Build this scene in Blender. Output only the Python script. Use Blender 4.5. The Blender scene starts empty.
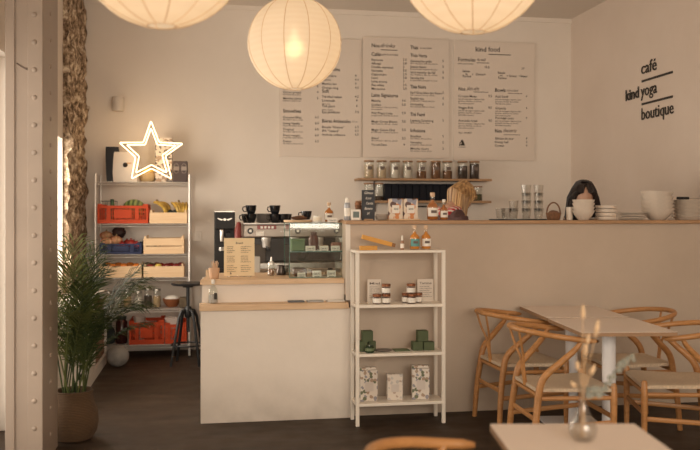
import bpy, math, random
from mathutils import Vector, Matrix, Quaternion
random.seed(7)
S = bpy.context.scene
COL = S.collection
R = math.radians
PI = math.pi
EYE, HOR, F = 1.42, 216.0, 850.0
sy_, cy_ = math.sin(R(9.7)), math.cos(R(9.7))

# ---------- measuring helpers: where a sight line meets a plane of the room ----------
def XU(u, Y):
    a = (u-350)/F
    return Y/(cy_-a*sy_)*(sy_+a*cy_)
def ZV(u, v, Y):
    a = (u-350)/F
    return EYE-(v-HOR)*(Y/(cy_-a*sy_))/F
def K(u, Y):
    a = (u-350)/F
    return Y/(cy_-a*sy_)/F
# ---------- materials ----------
MATS = {}
def nt(name):
    m = bpy.data.materials.new(name); m.use_nodes = True
    n = m.node_tree.nodes; l = m.node_tree.links
    return m, n, l, n['Principled BSDF']
def mat(name, col, rough=.6, metal=0, noise=0, scale=8, bump=0, col2=None, trans=0, spec=.5, coat=0, stretch=None, sss=0):
    if name in MATS: return MATS[name]
    m, n, l, b = nt(name)
    b.inputs['Base Color'].default_value = (*col, 1)
    b.inputs['Roughness'].default_value = rough
    b.inputs['Metallic'].default_value = metal
    b.inputs['Specular IOR Level'].default_value = spec
    b.inputs['Transmission Weight'].default_value = trans
    b.inputs['Coat Weight'].default_value = coat
    if sss:
        b.inputs['Subsurface Weight'].default_value = sss
    if noise or bump:
        tc = n.new('ShaderNodeTexCoord'); mp = n.new('ShaderNodeMapping')
        l.new(tc.outputs['Object'], mp.inputs[0])
        if stretch: mp.inputs['Scale'].default_value = stretch
        t = n.new('ShaderNodeTexNoise'); t.inputs['Scale'].default_value = scale; t.inputs['Detail'].default_value = 6
        l.new(mp.outputs[0], t.inputs[0])
        if noise:
            c2 = col2 or tuple(x*(1-noise) for x in col)
            r = n.new('ShaderNodeValToRGB')
            r.color_ramp.elements[0].position = .35; r.color_ramp.elements[1].position = .65
            r.color_ramp.elements[0].color = (*c2, 1); r.color_ramp.elements[1].color = (*col, 1)
            l.new(t.outputs[0], r.inputs[0]); l.new(r.outputs[0], b.inputs['Base Color'])
        if bump:
            bp = n.new('ShaderNodeBump'); bp.inputs['Strength'].default_value = bump; bp.inputs['Distance'].default_value = .01
            l.new(t.outputs[0], bp.inputs['Height']); l.new(bp.outputs[0], b.inputs['Normal'])
    MATS[name] = m
    return m
def thin_glass(name, tint=(.93,.96,.95), refl=1.45, gl=1.0):
    if name in MATS: return MATS[name]
    m, n, l, b = nt(name); n.remove(b)
    o = n['Material Output']
    tr = n.new('ShaderNodeBsdfTransparent'); tr.inputs[0].default_value = (*tint, 1)
    g = n.new('ShaderNodeBsdfGlossy'); g.inputs['Roughness'].default_value = .03; g.inputs[0].default_value = (gl, gl, gl, 1)
    lw = n.new('ShaderNodeLayerWeight'); lw.inputs[0].default_value = .5
    pw = n.new('ShaderNodeMath'); pw.operation = 'POWER'; pw.inputs[1].default_value = 4; l.new(lw.outputs['Facing'], pw.inputs[0])
    f = n.new('ShaderNodeMath'); f.operation = 'MULTIPLY_ADD'; f.inputs[1].default_value = .6; f.inputs[2].default_value = .1*(refl-1); l.new(pw.outputs[0], f.inputs[0])
    mx = n.new('ShaderNodeMixShader')
    l.new(f.outputs[0], mx.inputs[0]); l.new(tr.outputs[0], mx.inputs[1]); l.new(g.outputs[0], mx.inputs[2]); l.new(mx.outputs[0], o.inputs[0])
    MATS[name] = m
    return m
def emit(name, col, st):
    if name in MATS: return MATS[name]
    m, n, l, b = nt(name)
    b.inputs['Base Color'].default_value = (*col, 1)
    b.inputs['Emission Color'].default_value = (*col, 1); b.inputs['Emission Strength'].default_value = st
    MATS[name] = m
    return m
def plaster(name, col, dark, scuff_z=None, scuff_col=(.22,.17,.13), big=1.2):
    m, n, l, b = nt(name)
    g = n.new('ShaderNodeNewGeometry')
    t = n.new('ShaderNodeTexNoise'); t.inputs['Scale'].default_value = big; t.inputs['Detail'].default_value = 8; t.inputs['Roughness'].default_value = .6
    l.new(g.outputs['Position'], t.inputs[0])
    r = n.new('ShaderNodeValToRGB'); r.color_ramp.elements[0].position = .3; r.color_ramp.elements[1].position = .7
    r.color_ramp.elements[0].color = (*dark, 1); r.color_ramp.elements[1].color = (*col, 1)
    l.new(t.outputs[0], r.inputs[0])
    out = r.outputs[0]
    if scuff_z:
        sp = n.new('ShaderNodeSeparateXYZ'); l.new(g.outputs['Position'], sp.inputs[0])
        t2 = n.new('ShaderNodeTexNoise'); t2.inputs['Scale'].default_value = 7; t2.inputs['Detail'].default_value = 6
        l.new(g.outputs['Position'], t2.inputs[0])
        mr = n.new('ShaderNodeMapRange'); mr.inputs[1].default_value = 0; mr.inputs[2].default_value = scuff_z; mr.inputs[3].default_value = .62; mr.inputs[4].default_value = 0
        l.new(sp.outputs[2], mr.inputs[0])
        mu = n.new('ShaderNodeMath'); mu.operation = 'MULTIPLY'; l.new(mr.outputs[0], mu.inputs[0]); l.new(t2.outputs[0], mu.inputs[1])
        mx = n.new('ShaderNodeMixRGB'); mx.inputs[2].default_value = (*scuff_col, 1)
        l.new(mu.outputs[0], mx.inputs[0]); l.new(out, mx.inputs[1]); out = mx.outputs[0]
    l.new(out, b.inputs['Base Color'])
    b.inputs['Roughness'].default_value = .85; b.inputs['Specular IOR Level'].default_value = .25
    t3 = n.new('ShaderNodeTexNoise'); t3.inputs['Scale'].default_value = 18; t3.inputs['Detail'].default_value = 5
    l.new(g.outputs['Position'], t3.inputs[0])
    bp = n.new('ShaderNodeBump'); bp.inputs['Strength'].default_value = .18; bp.inputs['Distance'].default_value = .006
    l.new(t3.outputs[0], bp.inputs['Height']); l.new(bp.outputs[0], b.inputs['Normal'])
    MATS[name] = m
    return m
def woodmat(name, c1, c2, rough=.5, sc=(1.2, 14, 14), scale=3.0):
    if name in MATS: return MATS[name]
    m, n, l, b = nt(name)
    tc = n.new('ShaderNodeTexCoord'); mp = n.new('ShaderNodeMapping'); mp.inputs['Scale'].default_value = sc
    l.new(tc.outputs['Object'], mp.inputs[0])
    t = n.new('ShaderNodeTexNoise'); t.inputs['Scale'].default_value = scale; t.inputs['Detail'].default_value = 6; t.inputs['Distortion'].default_value = .6
    l.new(mp.outputs[0], t.inputs[0])
    r = n.new('ShaderNodeValToRGB'); r.color_ramp.elements[0].position = .3; r.color_ramp.elements[1].position = .7
    r.color_ramp.elements[0].color = (*c2, 1); r.color_ramp.elements[1].color = (*c1, 1)
    l.new(t.outputs[0], r.inputs[0]); l.new(r.outputs[0], b.inputs['Base Color'])
    b.inputs['Roughness'].default_value = rough
    MATS[name] = m
    return m
def speckle(name, base, cols, scale=30, thr=.45, rough=.7):
    """printed paper: coloured blotches on a ground colour"""
    if name in MATS: return MATS[name]
    m, n, l, b = nt(name)
    tc = n.new('ShaderNodeTexCoord')
    v = n.new('ShaderNodeTexVoronoi'); v.inputs['Scale'].default_value = scale; l.new(tc.outputs['Object'], v.inputs['Vector'])
    sp = n.new('ShaderNodeSeparateColor'); l.new(v.outputs['Color'], sp.inputs[0])
    r = n.new('ShaderNodeValToRGB'); r.color_ramp.interpolation = 'CONSTANT'
    e = r.color_ramp.elements; e[0].position = 0; e[0].color = (*base, 1); e[1].position = 1-thr; e[1].color = (*cols[0], 1)
    for k, c in enumerate(cols[1:]):
        x = e.new(1-thr+thr*(k+1)/len(cols)); x.color = (*c, 1)
    l.new(sp.outputs[0], r.inputs[0])
    lt = n.new('ShaderNodeMath'); lt.operation = 'LESS_THAN'; lt.inputs[1].default_value = .62
    l.new(v.outputs['Distance'], lt.inputs[0])
    mx = n.new('ShaderNodeMixRGB'); mx.inputs[1].default_value = (*base, 1); l.new(lt.outputs[0], mx.inputs[0]); l.new(r.outputs[0], mx.inputs[2])
    l.new(mx.outputs[0], b.inputs['Base Color']); b.inputs['Roughness'].default_value = rough
    MATS[name] = m
    return m

# ---------- mesh builder ----------
def frame(d):
    d = Vector(d).normalized()
    a = Vector((0,0,1)) if abs(d.z) < .95 else Vector((1,0,0))
    x = d.cross(a).normalized(); y = d.cross(x).normalized()
    return x, y
class MB:
    def __init__(s): s.v = []; s.f = []
    def add(s, vs, fs, M=None):
        o = len(s.v)
        for p in vs: s.v.append(tuple(M @ Vector(p)) if M else tuple(p))
        for f in fs: s.f.append(tuple(i+o for i in f))
        return s
    def box(s, x0, x1, y0, y1, z0, z1, M=None):
        vs = [(x,y,z) for x in (x0,x1) for y in (y0,y1) for z in (z0,z1)]
        return s.add(vs, [(0,1,3,2),(4,6,7,5),(0,4,5,1),(2,3,7,6),(0,2,6,4),(1,5,7,3)], M)
    def bbox(s, x0, x1, y0, y1, z0, z1, b=.003, M=None):
        """bevelled box: chamfered on all twelve edges"""
        import itertools
        bm = bmesh.new(); bmesh.ops.create_cube(bm, size=1)
        for v in bm.verts: v.co = Vector(((x0+x1)/2+v.co.x*(x1-x0), (y0+y1)/2+v.co.y*(y1-y0), (z0+z1)/2+v.co.z*(z1-z0)))
        b = min(b, .45*min(x1-x0, y1-y0, z1-z0))
        bmesh.ops.bevel(bm, geom=bm.edges[:], offset=b, segments=2, profile=.5, affect='EDGES')
        bm.verts.index_update()
        s.add([v.co[:] for v in bm.verts], [tuple(v.index for v in f.verts) for f in bm.faces], M); bm.free()
        return s
    def lathe(s, prof, n=20, c=(0,0,0), M=None, caps=True):
        vs = []; fs = []
        for r, z in prof:
            for k in range(n):
                a = 2*PI*k/n; vs.append((c[0]+r*math.cos(a), c[1]+r*math.sin(a), c[2]+z))
        m = len(prof)
        for i in range(m-1):
            for k in range(n):
                k2 = (k+1) % n
                fs.append((i*n+k, i*n+k2, (i+1)*n+k2, (i+1)*n+k))
        if caps:
            if prof[0][0] > 1e-4: fs.append(tuple(range(n-1, -1, -1)))
            if prof[-1][0] > 1e-4: fs.append(tuple((m-1)*n+k for k in range(n)))
        return s.add(vs, fs, M)
    def tube(s, pts, r, n=8, flat=1.0, up=None):
        pts = [Vector(p) for p in pts]
        rs = r if isinstance(r, (list, tuple)) else [r]*len(pts)
        rings = []; px = None
        for i, p in enumerate(pts):
            d = (pts[min(i+1, len(pts)-1)]-pts[max(i-1, 0)])
            if d.length < 1e-9: d = Vector((0,0,1))
            d.normalize()
            if px is None:
                x, y = frame(d)
                if up: x = d.cross(Vector(up)).normalized(); y = x.cross(d)
            else:
                x = (px-d*px.dot(d))
                x = x.normalized() if x.length > 1e-6 else frame(d)[0]
                y = d.cross(x)
            px = x
            rings.append([p+(x*math.cos(2*PI*k/n)+y*math.sin(2*PI*k/n)*flat)*rs[i] for k in range(n)])
        vs = [q for r_ in rings for q in r_]; fs = []
        for i in range(len(pts)-1):
            for k in range(n):
                k2 = (k+1) % n; fs.append((i*n+k, (i+1)*n+k, (i+1)*n+k2, i*n+k2))
        fs.append(tuple(range(n))); fs.append(tuple((len(pts)-1)*n+k for k in range(n-1, -1, -1)))
        return s.add(vs, fs)
    def ball(s, c, rx, ry=None, rz=None, n=16, m=10, M=None, jit=0, rot=None):
        ry = ry or rx; rz = rz or rx
        vs = []; fs = []
        Q = rot or Matrix.Identity(3)
        def P(a, b):
            j = 1+(random.random()-.5)*jit
            q = Q @ Vector((rx*math.cos(b)*math.cos(a)*j, ry*math.cos(b)*math.sin(a)*j, rz*math.sin(b)*j))
            return (c[0]+q.x, c[1]+q.y, c[2]+q.z)
        vs.append(P(0, -PI/2))
        for i in range(1, m):
            for k in range(n): vs.append(P(2*PI*k/n, -PI/2+PI*i/m))
        vs.append(P(0, PI/2))
        for k in range(n): fs.append((0, 1+(k+1) % n, 1+k))
        for i in range(m-2):
            for k in range(n):
                a = 1+i*n; k2 = (k+1) % n
                fs.append((a+k, a+k2, a+n+k2, a+n+k))
        L = len(vs)-1; a = 1+(m-2)*n
        for k in range(n): fs.append((a+k, a+(k+1) % n, L))
        return s.add(vs, fs, M)
    def prism(s, poly, y0, y1, M=None):
        """polygon in x,z extruded along y"""
        n = len(poly)
        vs = [(x,y0,z) for x,z in poly]+[(x,y1,z) for x,z in poly]
        fs = [tuple(range(n)), tuple(range(2*n-1, n-1, -1))]+[(i, n+i, n+(i+1) % n, (i+1) % n) for i in range(n)]
        return s.add(vs, fs, M)
    def slab(s, poly, z0, z1, M=None):
        n = len(poly)
        vs = [(x,y,z0) for x,y in poly]+[(x,y,z1) for x,y in poly]
        fs = [tuple(range(n-1,-1,-1)), tuple(range(n, 2*n))]+[(i, (i+1) % n, n+(i+1) % n, n+i) for i in range(n)]
        return s.add(vs, fs, M)
    def build(s, name, m, parent=None, smooth=False, loc=None):
        me = bpy.data.meshes.new(name); me.from_pydata(s.v, [], s.f); me.update()
        bm = bmesh.new(); bm.from_mesh(me); bmesh.ops.recalc_face_normals(bm, faces=bm.faces[:]); bm.to_mesh(me); bm.free()
        if smooth:
            for p in me.polygons: p.use_smooth = True
            try: me.set_sharp_from_angle(angle=R(38))
            except Exception: pass
        o = bpy.data.objects.new(name, me); COL.objects.link(o)
        me.materials.append(m)
        if parent: o.parent = parent
        if loc: o.location = loc
        return o
import bmesh
def tag(o, label, cat, group=None):
    o['label'] = label; o['category'] = cat
    if group: o['group'] = group
    return o
def thing(name, label, cat, loc=(0,0,0), rz=0, group=None):
    o = bpy.data.objects.new(name, None); COL.objects.link(o); o.empty_display_size = .05
    o.location = loc; o.rotation_euler = (0,0,rz)
    return tag(o, label, cat, group)
def struct(o): o['kind'] = 'structure'; return o
def copy_tree(o, parent=None):
    c = o.copy(); COL.objects.link(c)
    if parent: c.parent = parent
    for ch in list(o.children): copy_tree(ch, c)
    return c
def dup(o, loc, rz=None, label=None, group=None, scale=None):
    c = copy_tree(o); c.location = loc
    if rz is not None: c.rotation_euler = (0,0,rz)
    if label: c['label'] = label
    if group: c['group'] = group
    if scale: c.scale = scale
    return c
def text_into(mb, txt, x, z, size, width=None, bold=0, M=None, align='LEFT', shear=0, depth=.0012):
    """writing as thin solid letters in the x,z plane, facing -y"""
    cu = bpy.data.curves.new('t', 'FONT'); cu.body = txt; cu.size = size; cu.offset = bold*size; cu.shear = shear
    cu.extrude = depth/2; cu.resolution_u = 2; cu.align_x = align
    ob = bpy.data.objects.new('t', cu); COL.objects.link(ob)
    dg = bpy.context.evaluated_depsgraph_get(); me = bpy.data.meshes.new_from_object(ob.evaluated_get(dg))
    vs = [v.co.copy() for v in me.vertices]; fs = [tuple(p.vertices) for p in me.polygons]
    if vs and width:
        x1 = max(v.x for v in vs); x0 = min(v.x for v in vs); k = width/(x1-x0)
        for v in vs: v.x *= k
    vs = [(x+v.x, v.z-depth/2, z+v.y) for v in vs]
    mb.add(vs, fs, M)
    bpy.data.objects.remove(ob); bpy.data.curves.remove(cu); bpy.data.meshes.remove(me)

# palette
WALL = plaster('wall_plaster', (.82,.735,.65), (.77,.685,.60))
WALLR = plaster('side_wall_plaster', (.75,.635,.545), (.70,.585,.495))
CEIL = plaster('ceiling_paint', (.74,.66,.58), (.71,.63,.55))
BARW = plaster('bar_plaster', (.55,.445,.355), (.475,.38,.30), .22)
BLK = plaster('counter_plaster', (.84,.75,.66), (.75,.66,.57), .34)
OAKL = woodmat('pale_oak', (.72,.50,.31), (.60,.39,.22))
OAK = woodmat('bar_oak', (.44,.255,.13), (.34,.19,.09))
CHW = woodmat('chair_oak', (.49,.235,.082), (.36,.16,.05), .42)
CORD = mat('paper_cord', (.66,.51,.36), .8, noise=.25, scale=60, bump=.4, stretch=(1,8,1))
WHITE = mat('white_paint', (.78,.70,.61), .45)
WMET = mat('white_powder_coat', (.80,.72,.62), .4)
TABT = mat('table_laminate', (.70,.58,.49), .35)
TABE = woodmat('table_edge_ply', (.36,.21,.11), (.25,.14,.07))
CHROME = mat('chromed_wire', (.78,.74,.69), .38, .55)
STEEL = mat('brushed_steel', (.50,.46,.42), .35, 1, noise=.2, scale=30)
BLACK = mat('black_paint', (.012,.012,.013), .45)
BLKG = mat('black_glaze', (.010,.011,.014), .15, coat=.5)
DARKP = mat('dark_plastic', (.018,.016,.016), .5, spec=.25)
CERAM = mat('cream_ceramic', (.72,.62,.52), .35, coat=.2, noise=.08, scale=20)
GLASS = thin_glass('jar_glass', (.94,.95,.93), 1.45)
GLASSW = thin_glass('pane_glass', (.97,.98,.98), 1.4)
GLASSG = thin_glass('case_glass', (.93,.96,.94), 1.5)
GEDGE = mat('green_glass_edge', (.05,.14,.10), .2)
INK = mat('brown_black_ink', (.035,.028,.022), .7)
INKL = mat('soft_grey_ink', (.16,.12,.10), .8)
PAPER = mat('cream_paper', (.80,.70,.56), .8)
LBL = mat('white_label', (.82,.76,.68), .6)
CRATEW = woodmat('crate_poplar', (.80,.58,.36), (.70,.47,.27), .7)
REDP = mat('red_crate_plastic', (.52,.060,.015), .6, spec=.25)
NAVYP = mat('navy_crate_plastic', (.014,.022,.075), .5, spec=.3)

# ================= the room =================
XL, XR, YF, YB, ZC = -1.27, 4.15, -2.2, 9.2, 3.68
def floor_mat():
    m, n, l, b = nt('dark_concrete')
    g = n.new('ShaderNodeNewGeometry')
    mp = n.new('ShaderNodeMapping'); mp.inputs['Scale'].default_value = (.7, 3.2, 1); l.new(g.outputs['Position'], mp.inputs[0])
    t = n.new('ShaderNodeTexNoise'); t.inputs['Scale'].default_value = 2.2; t.inputs['Detail'].default_value = 9; t.inputs['Roughness'].default_value = .65
    l.new(mp.outputs[0], t.inputs[0])
    r = n.new('ShaderNodeValToRGB'); e = r.color_ramp.elements
    e[0].position = .3; e[0].color = (.024,.014,.008,1); e[1].position = .72; e[1].color = (.066,.041,.025,1)
    l.new(t.outputs[0], r.inputs[0]); l.new(r.outputs[0], b.inputs['Base Color'])
    t2 = n.new('ShaderNodeTexNoise'); t2.inputs['Scale'].default_value = 6; l.new(g.outputs['Position'], t2.inputs[0])
    mr = n.new('ShaderNodeMapRange'); mr.inputs[3].default_value = .42; mr.inputs[4].default_value = .72; l.new(t2.outputs[0], mr.inputs[0])
    l.new(mr.outputs[0], b.inputs['Roughness'])
    b.inputs['Specular IOR Level'].default_value = .28
    return m
struct(MB().box(XL-.3, XR+.3, YF-.3, YB+.3, -.2, 0).build('floor', floor_mat()))
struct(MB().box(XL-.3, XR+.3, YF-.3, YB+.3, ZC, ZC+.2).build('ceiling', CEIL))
struct(MB().box(XL-.3, XR+.3, YB, YB+.25, 0, ZC).build('wall_back', WALL))
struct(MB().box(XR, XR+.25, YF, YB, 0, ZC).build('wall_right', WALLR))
# left wall with a glazed door and a small window
D0, D1, DZ = 3.6, 5.93, 2.47
W0, W1, WZ0, WZ1 = 6.35, 8.02, .85, 2.12
wl = MB()
wl.box(XL-.25, XL, YF, D0, 0, ZC); wl.box(XL-.25, XL, D0, D1, DZ, ZC); wl.box(XL-.25, XL, D1, W0, 0, ZC)
wl.box(XL-.25, XL, W0, W1, 0, WZ0); wl.box(XL-.25, XL, W0, W1, WZ1, ZC); wl.box(XL-.25, XL, W1, YB, 0, ZC)
struct(wl.build('wall_left', WALL))
d = struct(MB().box(XL-.16, XL-.10, D0+.002, D0+.07, 0.002, DZ-.002).box(XL-.16, XL-.10, D1-.07, D1-.002, 0.002, DZ-.002).box(XL-.16, XL-.10, D0+.07, D1-.07, DZ-.07, DZ-.002).box(XL-.16, XL-.10, D0+.07, D1-.07, 0.002, .09).box(XL-.16, XL-.10, (D0+D1)/2-.03, (D0+D1)/2+.03, .09, DZ-.07).build('door_1', WHITE))
MB().box(XL-.135, XL-.13, D0+.07, D1-.07, .09, DZ-.07).build('door_pane', GLASSW, d)
w = struct(MB().box(XL-.16, XL-.11, W0+.002, W0+.05, WZ0+.002, WZ1-.002).box(XL-.16, XL-.11, W1-.05, W1-.002, WZ0+.002, WZ1-.002).box(XL-.16, XL-.11, W0+.05, W1-.05, WZ1-.05, WZ1-.002).box(XL-.16, XL-.11, W0+.05, W1-.05, WZ0+.002, WZ0+.05).build('window_1', WHITE))
MB().box(XL-.135, XL-.13, W0+.05, W1-.05, WZ0+.05, WZ1-.05).build('window_pane', GLASSW, w)
# shop front behind the viewer with one broad window
FX0, FX1, FZ0, FZ1 = -.75, 3.05, 1.15, 3.25
wf = MB().box(XL, FX0, YF-.25, YF, 0, ZC).box(FX1, XR, YF-.25, YF, 0, ZC).box(FX0, FX1, YF-.25, YF, 0, FZ0).box(FX0, FX1, YF-.25, YF, FZ1, ZC)
struct(wf.build('wall_front', WALL))
w2 = MB()
for x in (FX0+.03, 1.15, FX1-.03): w2.box(x-.028, x+.028, YF-.16, YF-.1, FZ0+.002, FZ1-.002)
w2.box(FX0+.06, FX1-.06, YF-.16, YF-.1, FZ0+.002, FZ0+.06).box(FX0+.06, FX1-.06, YF-.16, YF-.1, FZ1-.06, FZ1-.002)
w2 = struct(w2.build('window_2', WHITE)); MB().box(FX0+.06, FX1-.06, YF-.135, YF-.13, FZ0+.06, FZ1-.06).build('window_pane', GLASSW, w2)
# low white sill trim between wall and ceiling at the back
struct(MB().box(XL, XR, YB-.018, YB, ZC-.05, ZC).build('trim_1', WALL))

# riveted steel column
def column():
    m = mat('cream_gloss_paint', (.34,.262,.205), .42, noise=.10, scale=3, bump=.15)
    t = thing('steel_column', 'tall cream painted riveted steel column at the left edge, beside the potted palm', 'column', (0,0,0))
    x0, x1, y0, y1 = -1.092, -.893, 4.97, 5.47
    b = MB().box(x0+.02, x1-.012, y0+.012, y1-.012, 0, ZC)
    b.bbox(x1-.080, x1, y0, y0+.014, 0, ZC, .003).bbox(x0, x0+.05, y0, y0+.014, 0, ZC, .003)
    b.build('column_shaft', m, t)
    MB().bbox(x1-.014, x1, y0+.014, y1, 0, ZC, .003).build('side_plate', m, t)
    rv = MB(); k = 0
    z = .08
    while z < ZC-.05:
        M1 = Matrix.Translation((x1-.044, y0, z)) @ Matrix.Rotation(PI/2, 4, 'X')
        rv.lathe([(.0145,0),(.0135,.003),(.010,.006),(.005,.0078),(0,.0082)], 12, M=M1)
        M2 = Matrix.Translation((x1, y0+.24, z+.06)) @ Matrix.Rotation(PI/2, 4, 'Y')
        rv.lathe([(.0145,0),(.0135,.003),(.010,.006),(.005,.0078),(0,.0082)], 12, M=M2)
        z += .154
    o = rv.build('rivet', m, t, True); o['kind'] = 'stuff'
    MB().tube([(x0+.06,y0+.010,2.27),(x0+.10,y0+.010,2.245),(x0+.118,y0+.008,2.24)], [.004,.004,.007], 8).build('bolt', mat('old_iron', (.12,.08,.06), .7), t)
column()

# rough stone pier in the back left corner
def stone():
    m, n, l, b = nt('rubble_stone')
    g = n.new('ShaderNodeNewGeometry')
    t = n.new('ShaderNodeTexNoise'); t.inputs['Scale'].default_value = 13; t.inputs['Detail'].default_value = 10; t.inputs['Roughness'].default_value = .7
    l.new(g.outputs['Position'], t.inputs[0])
    r = n.new('ShaderNodeValToRGB'); e = r.color_ramp.elements
    e[0].position = .40; e[0].color = (.07,.04,.022,1); e[1].position = .62; e[1].color = (.82,.70,.54,1)
    x = e.new(.52); x.color = (.40,.28,.18,1)
    l.new(t.outputs[0], r.inputs[0]); l.new(r.outputs[0], b.inputs['Base Color']); b.inputs['Roughness'].default_value = .95
    v = n.new('ShaderNodeTexVoronoi'); v.inputs['Scale'].default_value = 9; l.new(g.outputs['Position'], v.inputs['Vector'])
    bp = n.new('ShaderNodeBump'); bp.inputs['Strength'].default_value = .7; bp.inputs['Distance'].default_value = .02
    l.new(v.outputs[0], bp.inputs['Height']); l.new(bp.outputs[0], b.inputs['Normal'])
    x0, x1, y0, y1 = XL-.002, XL+.06, W1+.03, YB-.01
    from mathutils import noise as NZ
    mb = MB(); NZn = 120; NY = 26
    vs = []; fs = []
    for i in range(NZn+1):
        z = ZC*i/NZn
        row = []
        for j in range(NY+3):
            if j == 0: p = Vector((x0, y0, z))
            elif j == NY+2: p = Vector((x0, y1, z))
            else:
                y = y0+(y1-y0)*(j-1)/NY
                p = Vector((x1, y, z))
                d = NZ.noise(p*5)*.055+NZ.noise(p*14)*.03
                p.x += d-.012; p.x = max(p.x, XL+.004)
                if j == 1: p.y = max(p.y+NZ.noise(p*6)*.05, W1+.002)
            vs.append(p[:])
    W = NY+3
    for i in range(NZn):
        for j in range(W-1): fs.append((i*W+j, i*W+j+1, (i+1)*W+j+1, (i+1)*W+j))
        fs.append((i*W+W-1, i*W, (i+1)*W, (i+1)*W+W-1))
    fs.append(tuple(range(W))); fs.append(tuple(NZn*W+j for j in range(W)))
    mb.add(vs, fs)
    o = struct(mb.build('trim_2', m, None, True)); o['label'] = 'rough exposed brown rubble stone pier in the back left corner'
stone()

# ================= counters =================
YC = 5.90
zc_top = ZV(275, 303.9, YC-.02); 
bx0 = XU(200.6, YC); bx1 = XU(351.5, YC)
barx0 = XU(345.8, 5.95)
t = thing('service_counter', 'pale plastered counter block with a low wooden ledge, in front of the espresso machine', 'counter', ((bx0+bx1)/2, YC, 0))
ox = (bx0+bx1)/2
def L(mb): # to counter-local
    return Matrix.Translation((-ox, -YC, 0))
ledge_z = zc_top
top_z = ZV(275, 279.3, 6.0)
M = Matrix.Translation((-ox, -YC, 0))
MB().box(bx0, bx1, YC, YC+.13, 0, ledge_z-.042, M).build('lower_front', BLK, t)
MB().box(bx0+.01, barx0, YC+.13, YC+.85, 0, top_z-.034, M).build('upper_front', BLK, t)
MB().bbox(bx0-.008, XU(348.6, YC), YC-.02, YC+.129, ledge_z-.042, ledge_z, .003, M).build('wooden_ledge', OAKL, t)
wt = MB().slab([(bx0-.004, YC+.10), (barx0-.003, YC+.10), (barx0-.003, YC+.86), (bx0+.08, YC+.86)], top_z-.033, top_z, M)
wt.build('counter_top', OAKL, t)
# bar
BY = 5.95; bar_z = 1.388
t = thing('bar_counter', 'long plastered bar wall with a thin oak top running to the right wall', 'bar', (2.6, BY, 0))
M = Matrix.Translation((-2.6, -BY, 0))
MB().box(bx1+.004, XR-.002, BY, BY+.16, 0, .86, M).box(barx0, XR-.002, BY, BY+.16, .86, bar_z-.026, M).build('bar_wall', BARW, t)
MB().bbox(barx0-.003, XR-.002, BY-.03, BY+.36, bar_z-.026, bar_z, .003, M).build('bar_top', OAK, t)
MB().box(barx0-.001, barx0+.032, BY-.004, BY, ledge_z+.01, bar_z-.027, M).build('end_post', WHITE, t)
# work counter at the back wall
t = thing('back_counter', 'low back work counter carrying the grinder and espresso machine', 'counter', (1.0, 7.9, 0))
M = Matrix.Translation((-1.0, -7.9, 0))
cbx0 = XU(206, 7.35)
MB().box(cbx0+.02, 3.3, 7.45, 8.25, .08, .87, M).build('cabinet_body', mat('counter_grey', (.30,.26,.22), .6), t)
MB().bbox(cbx0, 3.32, 7.42, 8.28, .87, .905, .003, M).build('counter_top', OAKL, t)
MB().box(cbx0+.05, 3.27, 7.5, 8.2, 0, .08, M).build('plinth', DARKP, t)
BCZ = .905

# ================= wall menu boards =================
BRD = mat('board_panel', (.74,.64,.55), .6)
def board(u0, v0, u1, v1, u1b, label, lines, extra=None):
    Y = YB-.03
    x0, x1 = XU(u0, Y), XU(u1, Y); z1 = (ZV(u0, v0, Y)); z0 = ZV(u0, v1, Y)
    t = thing('menu_board', label, 'menu', ((x0+x1)/2, YB, z0), 0, 'menu boards on the back wall')
    cx = (x0+x1)/2
    MB().bbox(x0-cx, x1-cx, -.022, -.004, 0, z1-z0, .002).build('panel', BRD, t)
    MB().lathe([(.008,0),(.008,.02)],10,M=Matrix.Translation((x0-cx+.04,-.001,.05))@Matrix.Rotation(PI/2,4,'X')).lathe([(.008,0),(.008,.02)],10,M=Matrix.Translation((x1-cx-.04,-.001,.05))@Matrix.Rotation(PI/2,4,'X')).build('wall_spacer', STEEL, t)
    heavy = MB(); light = MB()
    for ln in lines:
        u, v, txt, w, sz, st = ln[:6]
        k = K(u, Y)
        X = XU(u, Y)-cx; Z = ZV(u, v, Y)-z0
        mbx = heavy if st in 'BN' else light
        if txt == '_':
            mbx.box(X, X+w*k, -.0235, -.0222, Z-sz*k/2, Z+sz*k/2)
        else:
            text_into(mbx, txt, X, Z, sz*k*(1.15 if st == 'B' else 1.3), w*k if w else None, .009 if st == 'B' else .002, Matrix.Translation((0,-.0228,0)), shear=.35 if st == 'I' else 0)
    if extra:
        em = MB(); extra(em, cx, z0); em.build('emblem', INK, t)
    heavy.build('lettering', INK, t); light.build('small_print', INKL, t)
    return t
def rows(u, v0, dv, names, up, prices, w=None, sub=True):
    out = []
    for i, nme in enumerate(names):
        v = v0+dv*i
        out.append((u, v, nme, None, 2.5, 'N'))
        if sub: out.append((u, v+1.9, 'preparation maison du jour' if i % 2 else 'fait maison, lait au choix', w or 18, 1.5, 'L'))
        if prices: out.append((up, v, prices[i % len(prices)], None, 2.5, 'N'))
    return out
b1 = []
b1 += [(283,62,'Cafés froids',24,4,'B')] + rows(283, 68, 6.4, ['Iced latte','Iced mocha','Cold brew','Affogato','Thé glacé','Chaï glacé'][:4], 317, ['4','5'])
b1 += rows(283, 93, 6.2, ['Citron pressé','Menthe citron'], 317, ['4','5'])
b1 += [(283,112.4,'Smoothies',18,4.4,'B')] + rows(283, 118.2, 6.0, ['Coconut Bliss','Living Vanille','Tropical','Fruits rouges','Détox'], 315, ['6.5','6.0'], 20)
b1 += [(322,70.5,'Limonades',18,4.2,'B')] + rows(322, 76.6, 4, ['Gingembre','Citron','Menthe bio','Orange sang'], 355, ['4','4.5'], sub=False)
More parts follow.
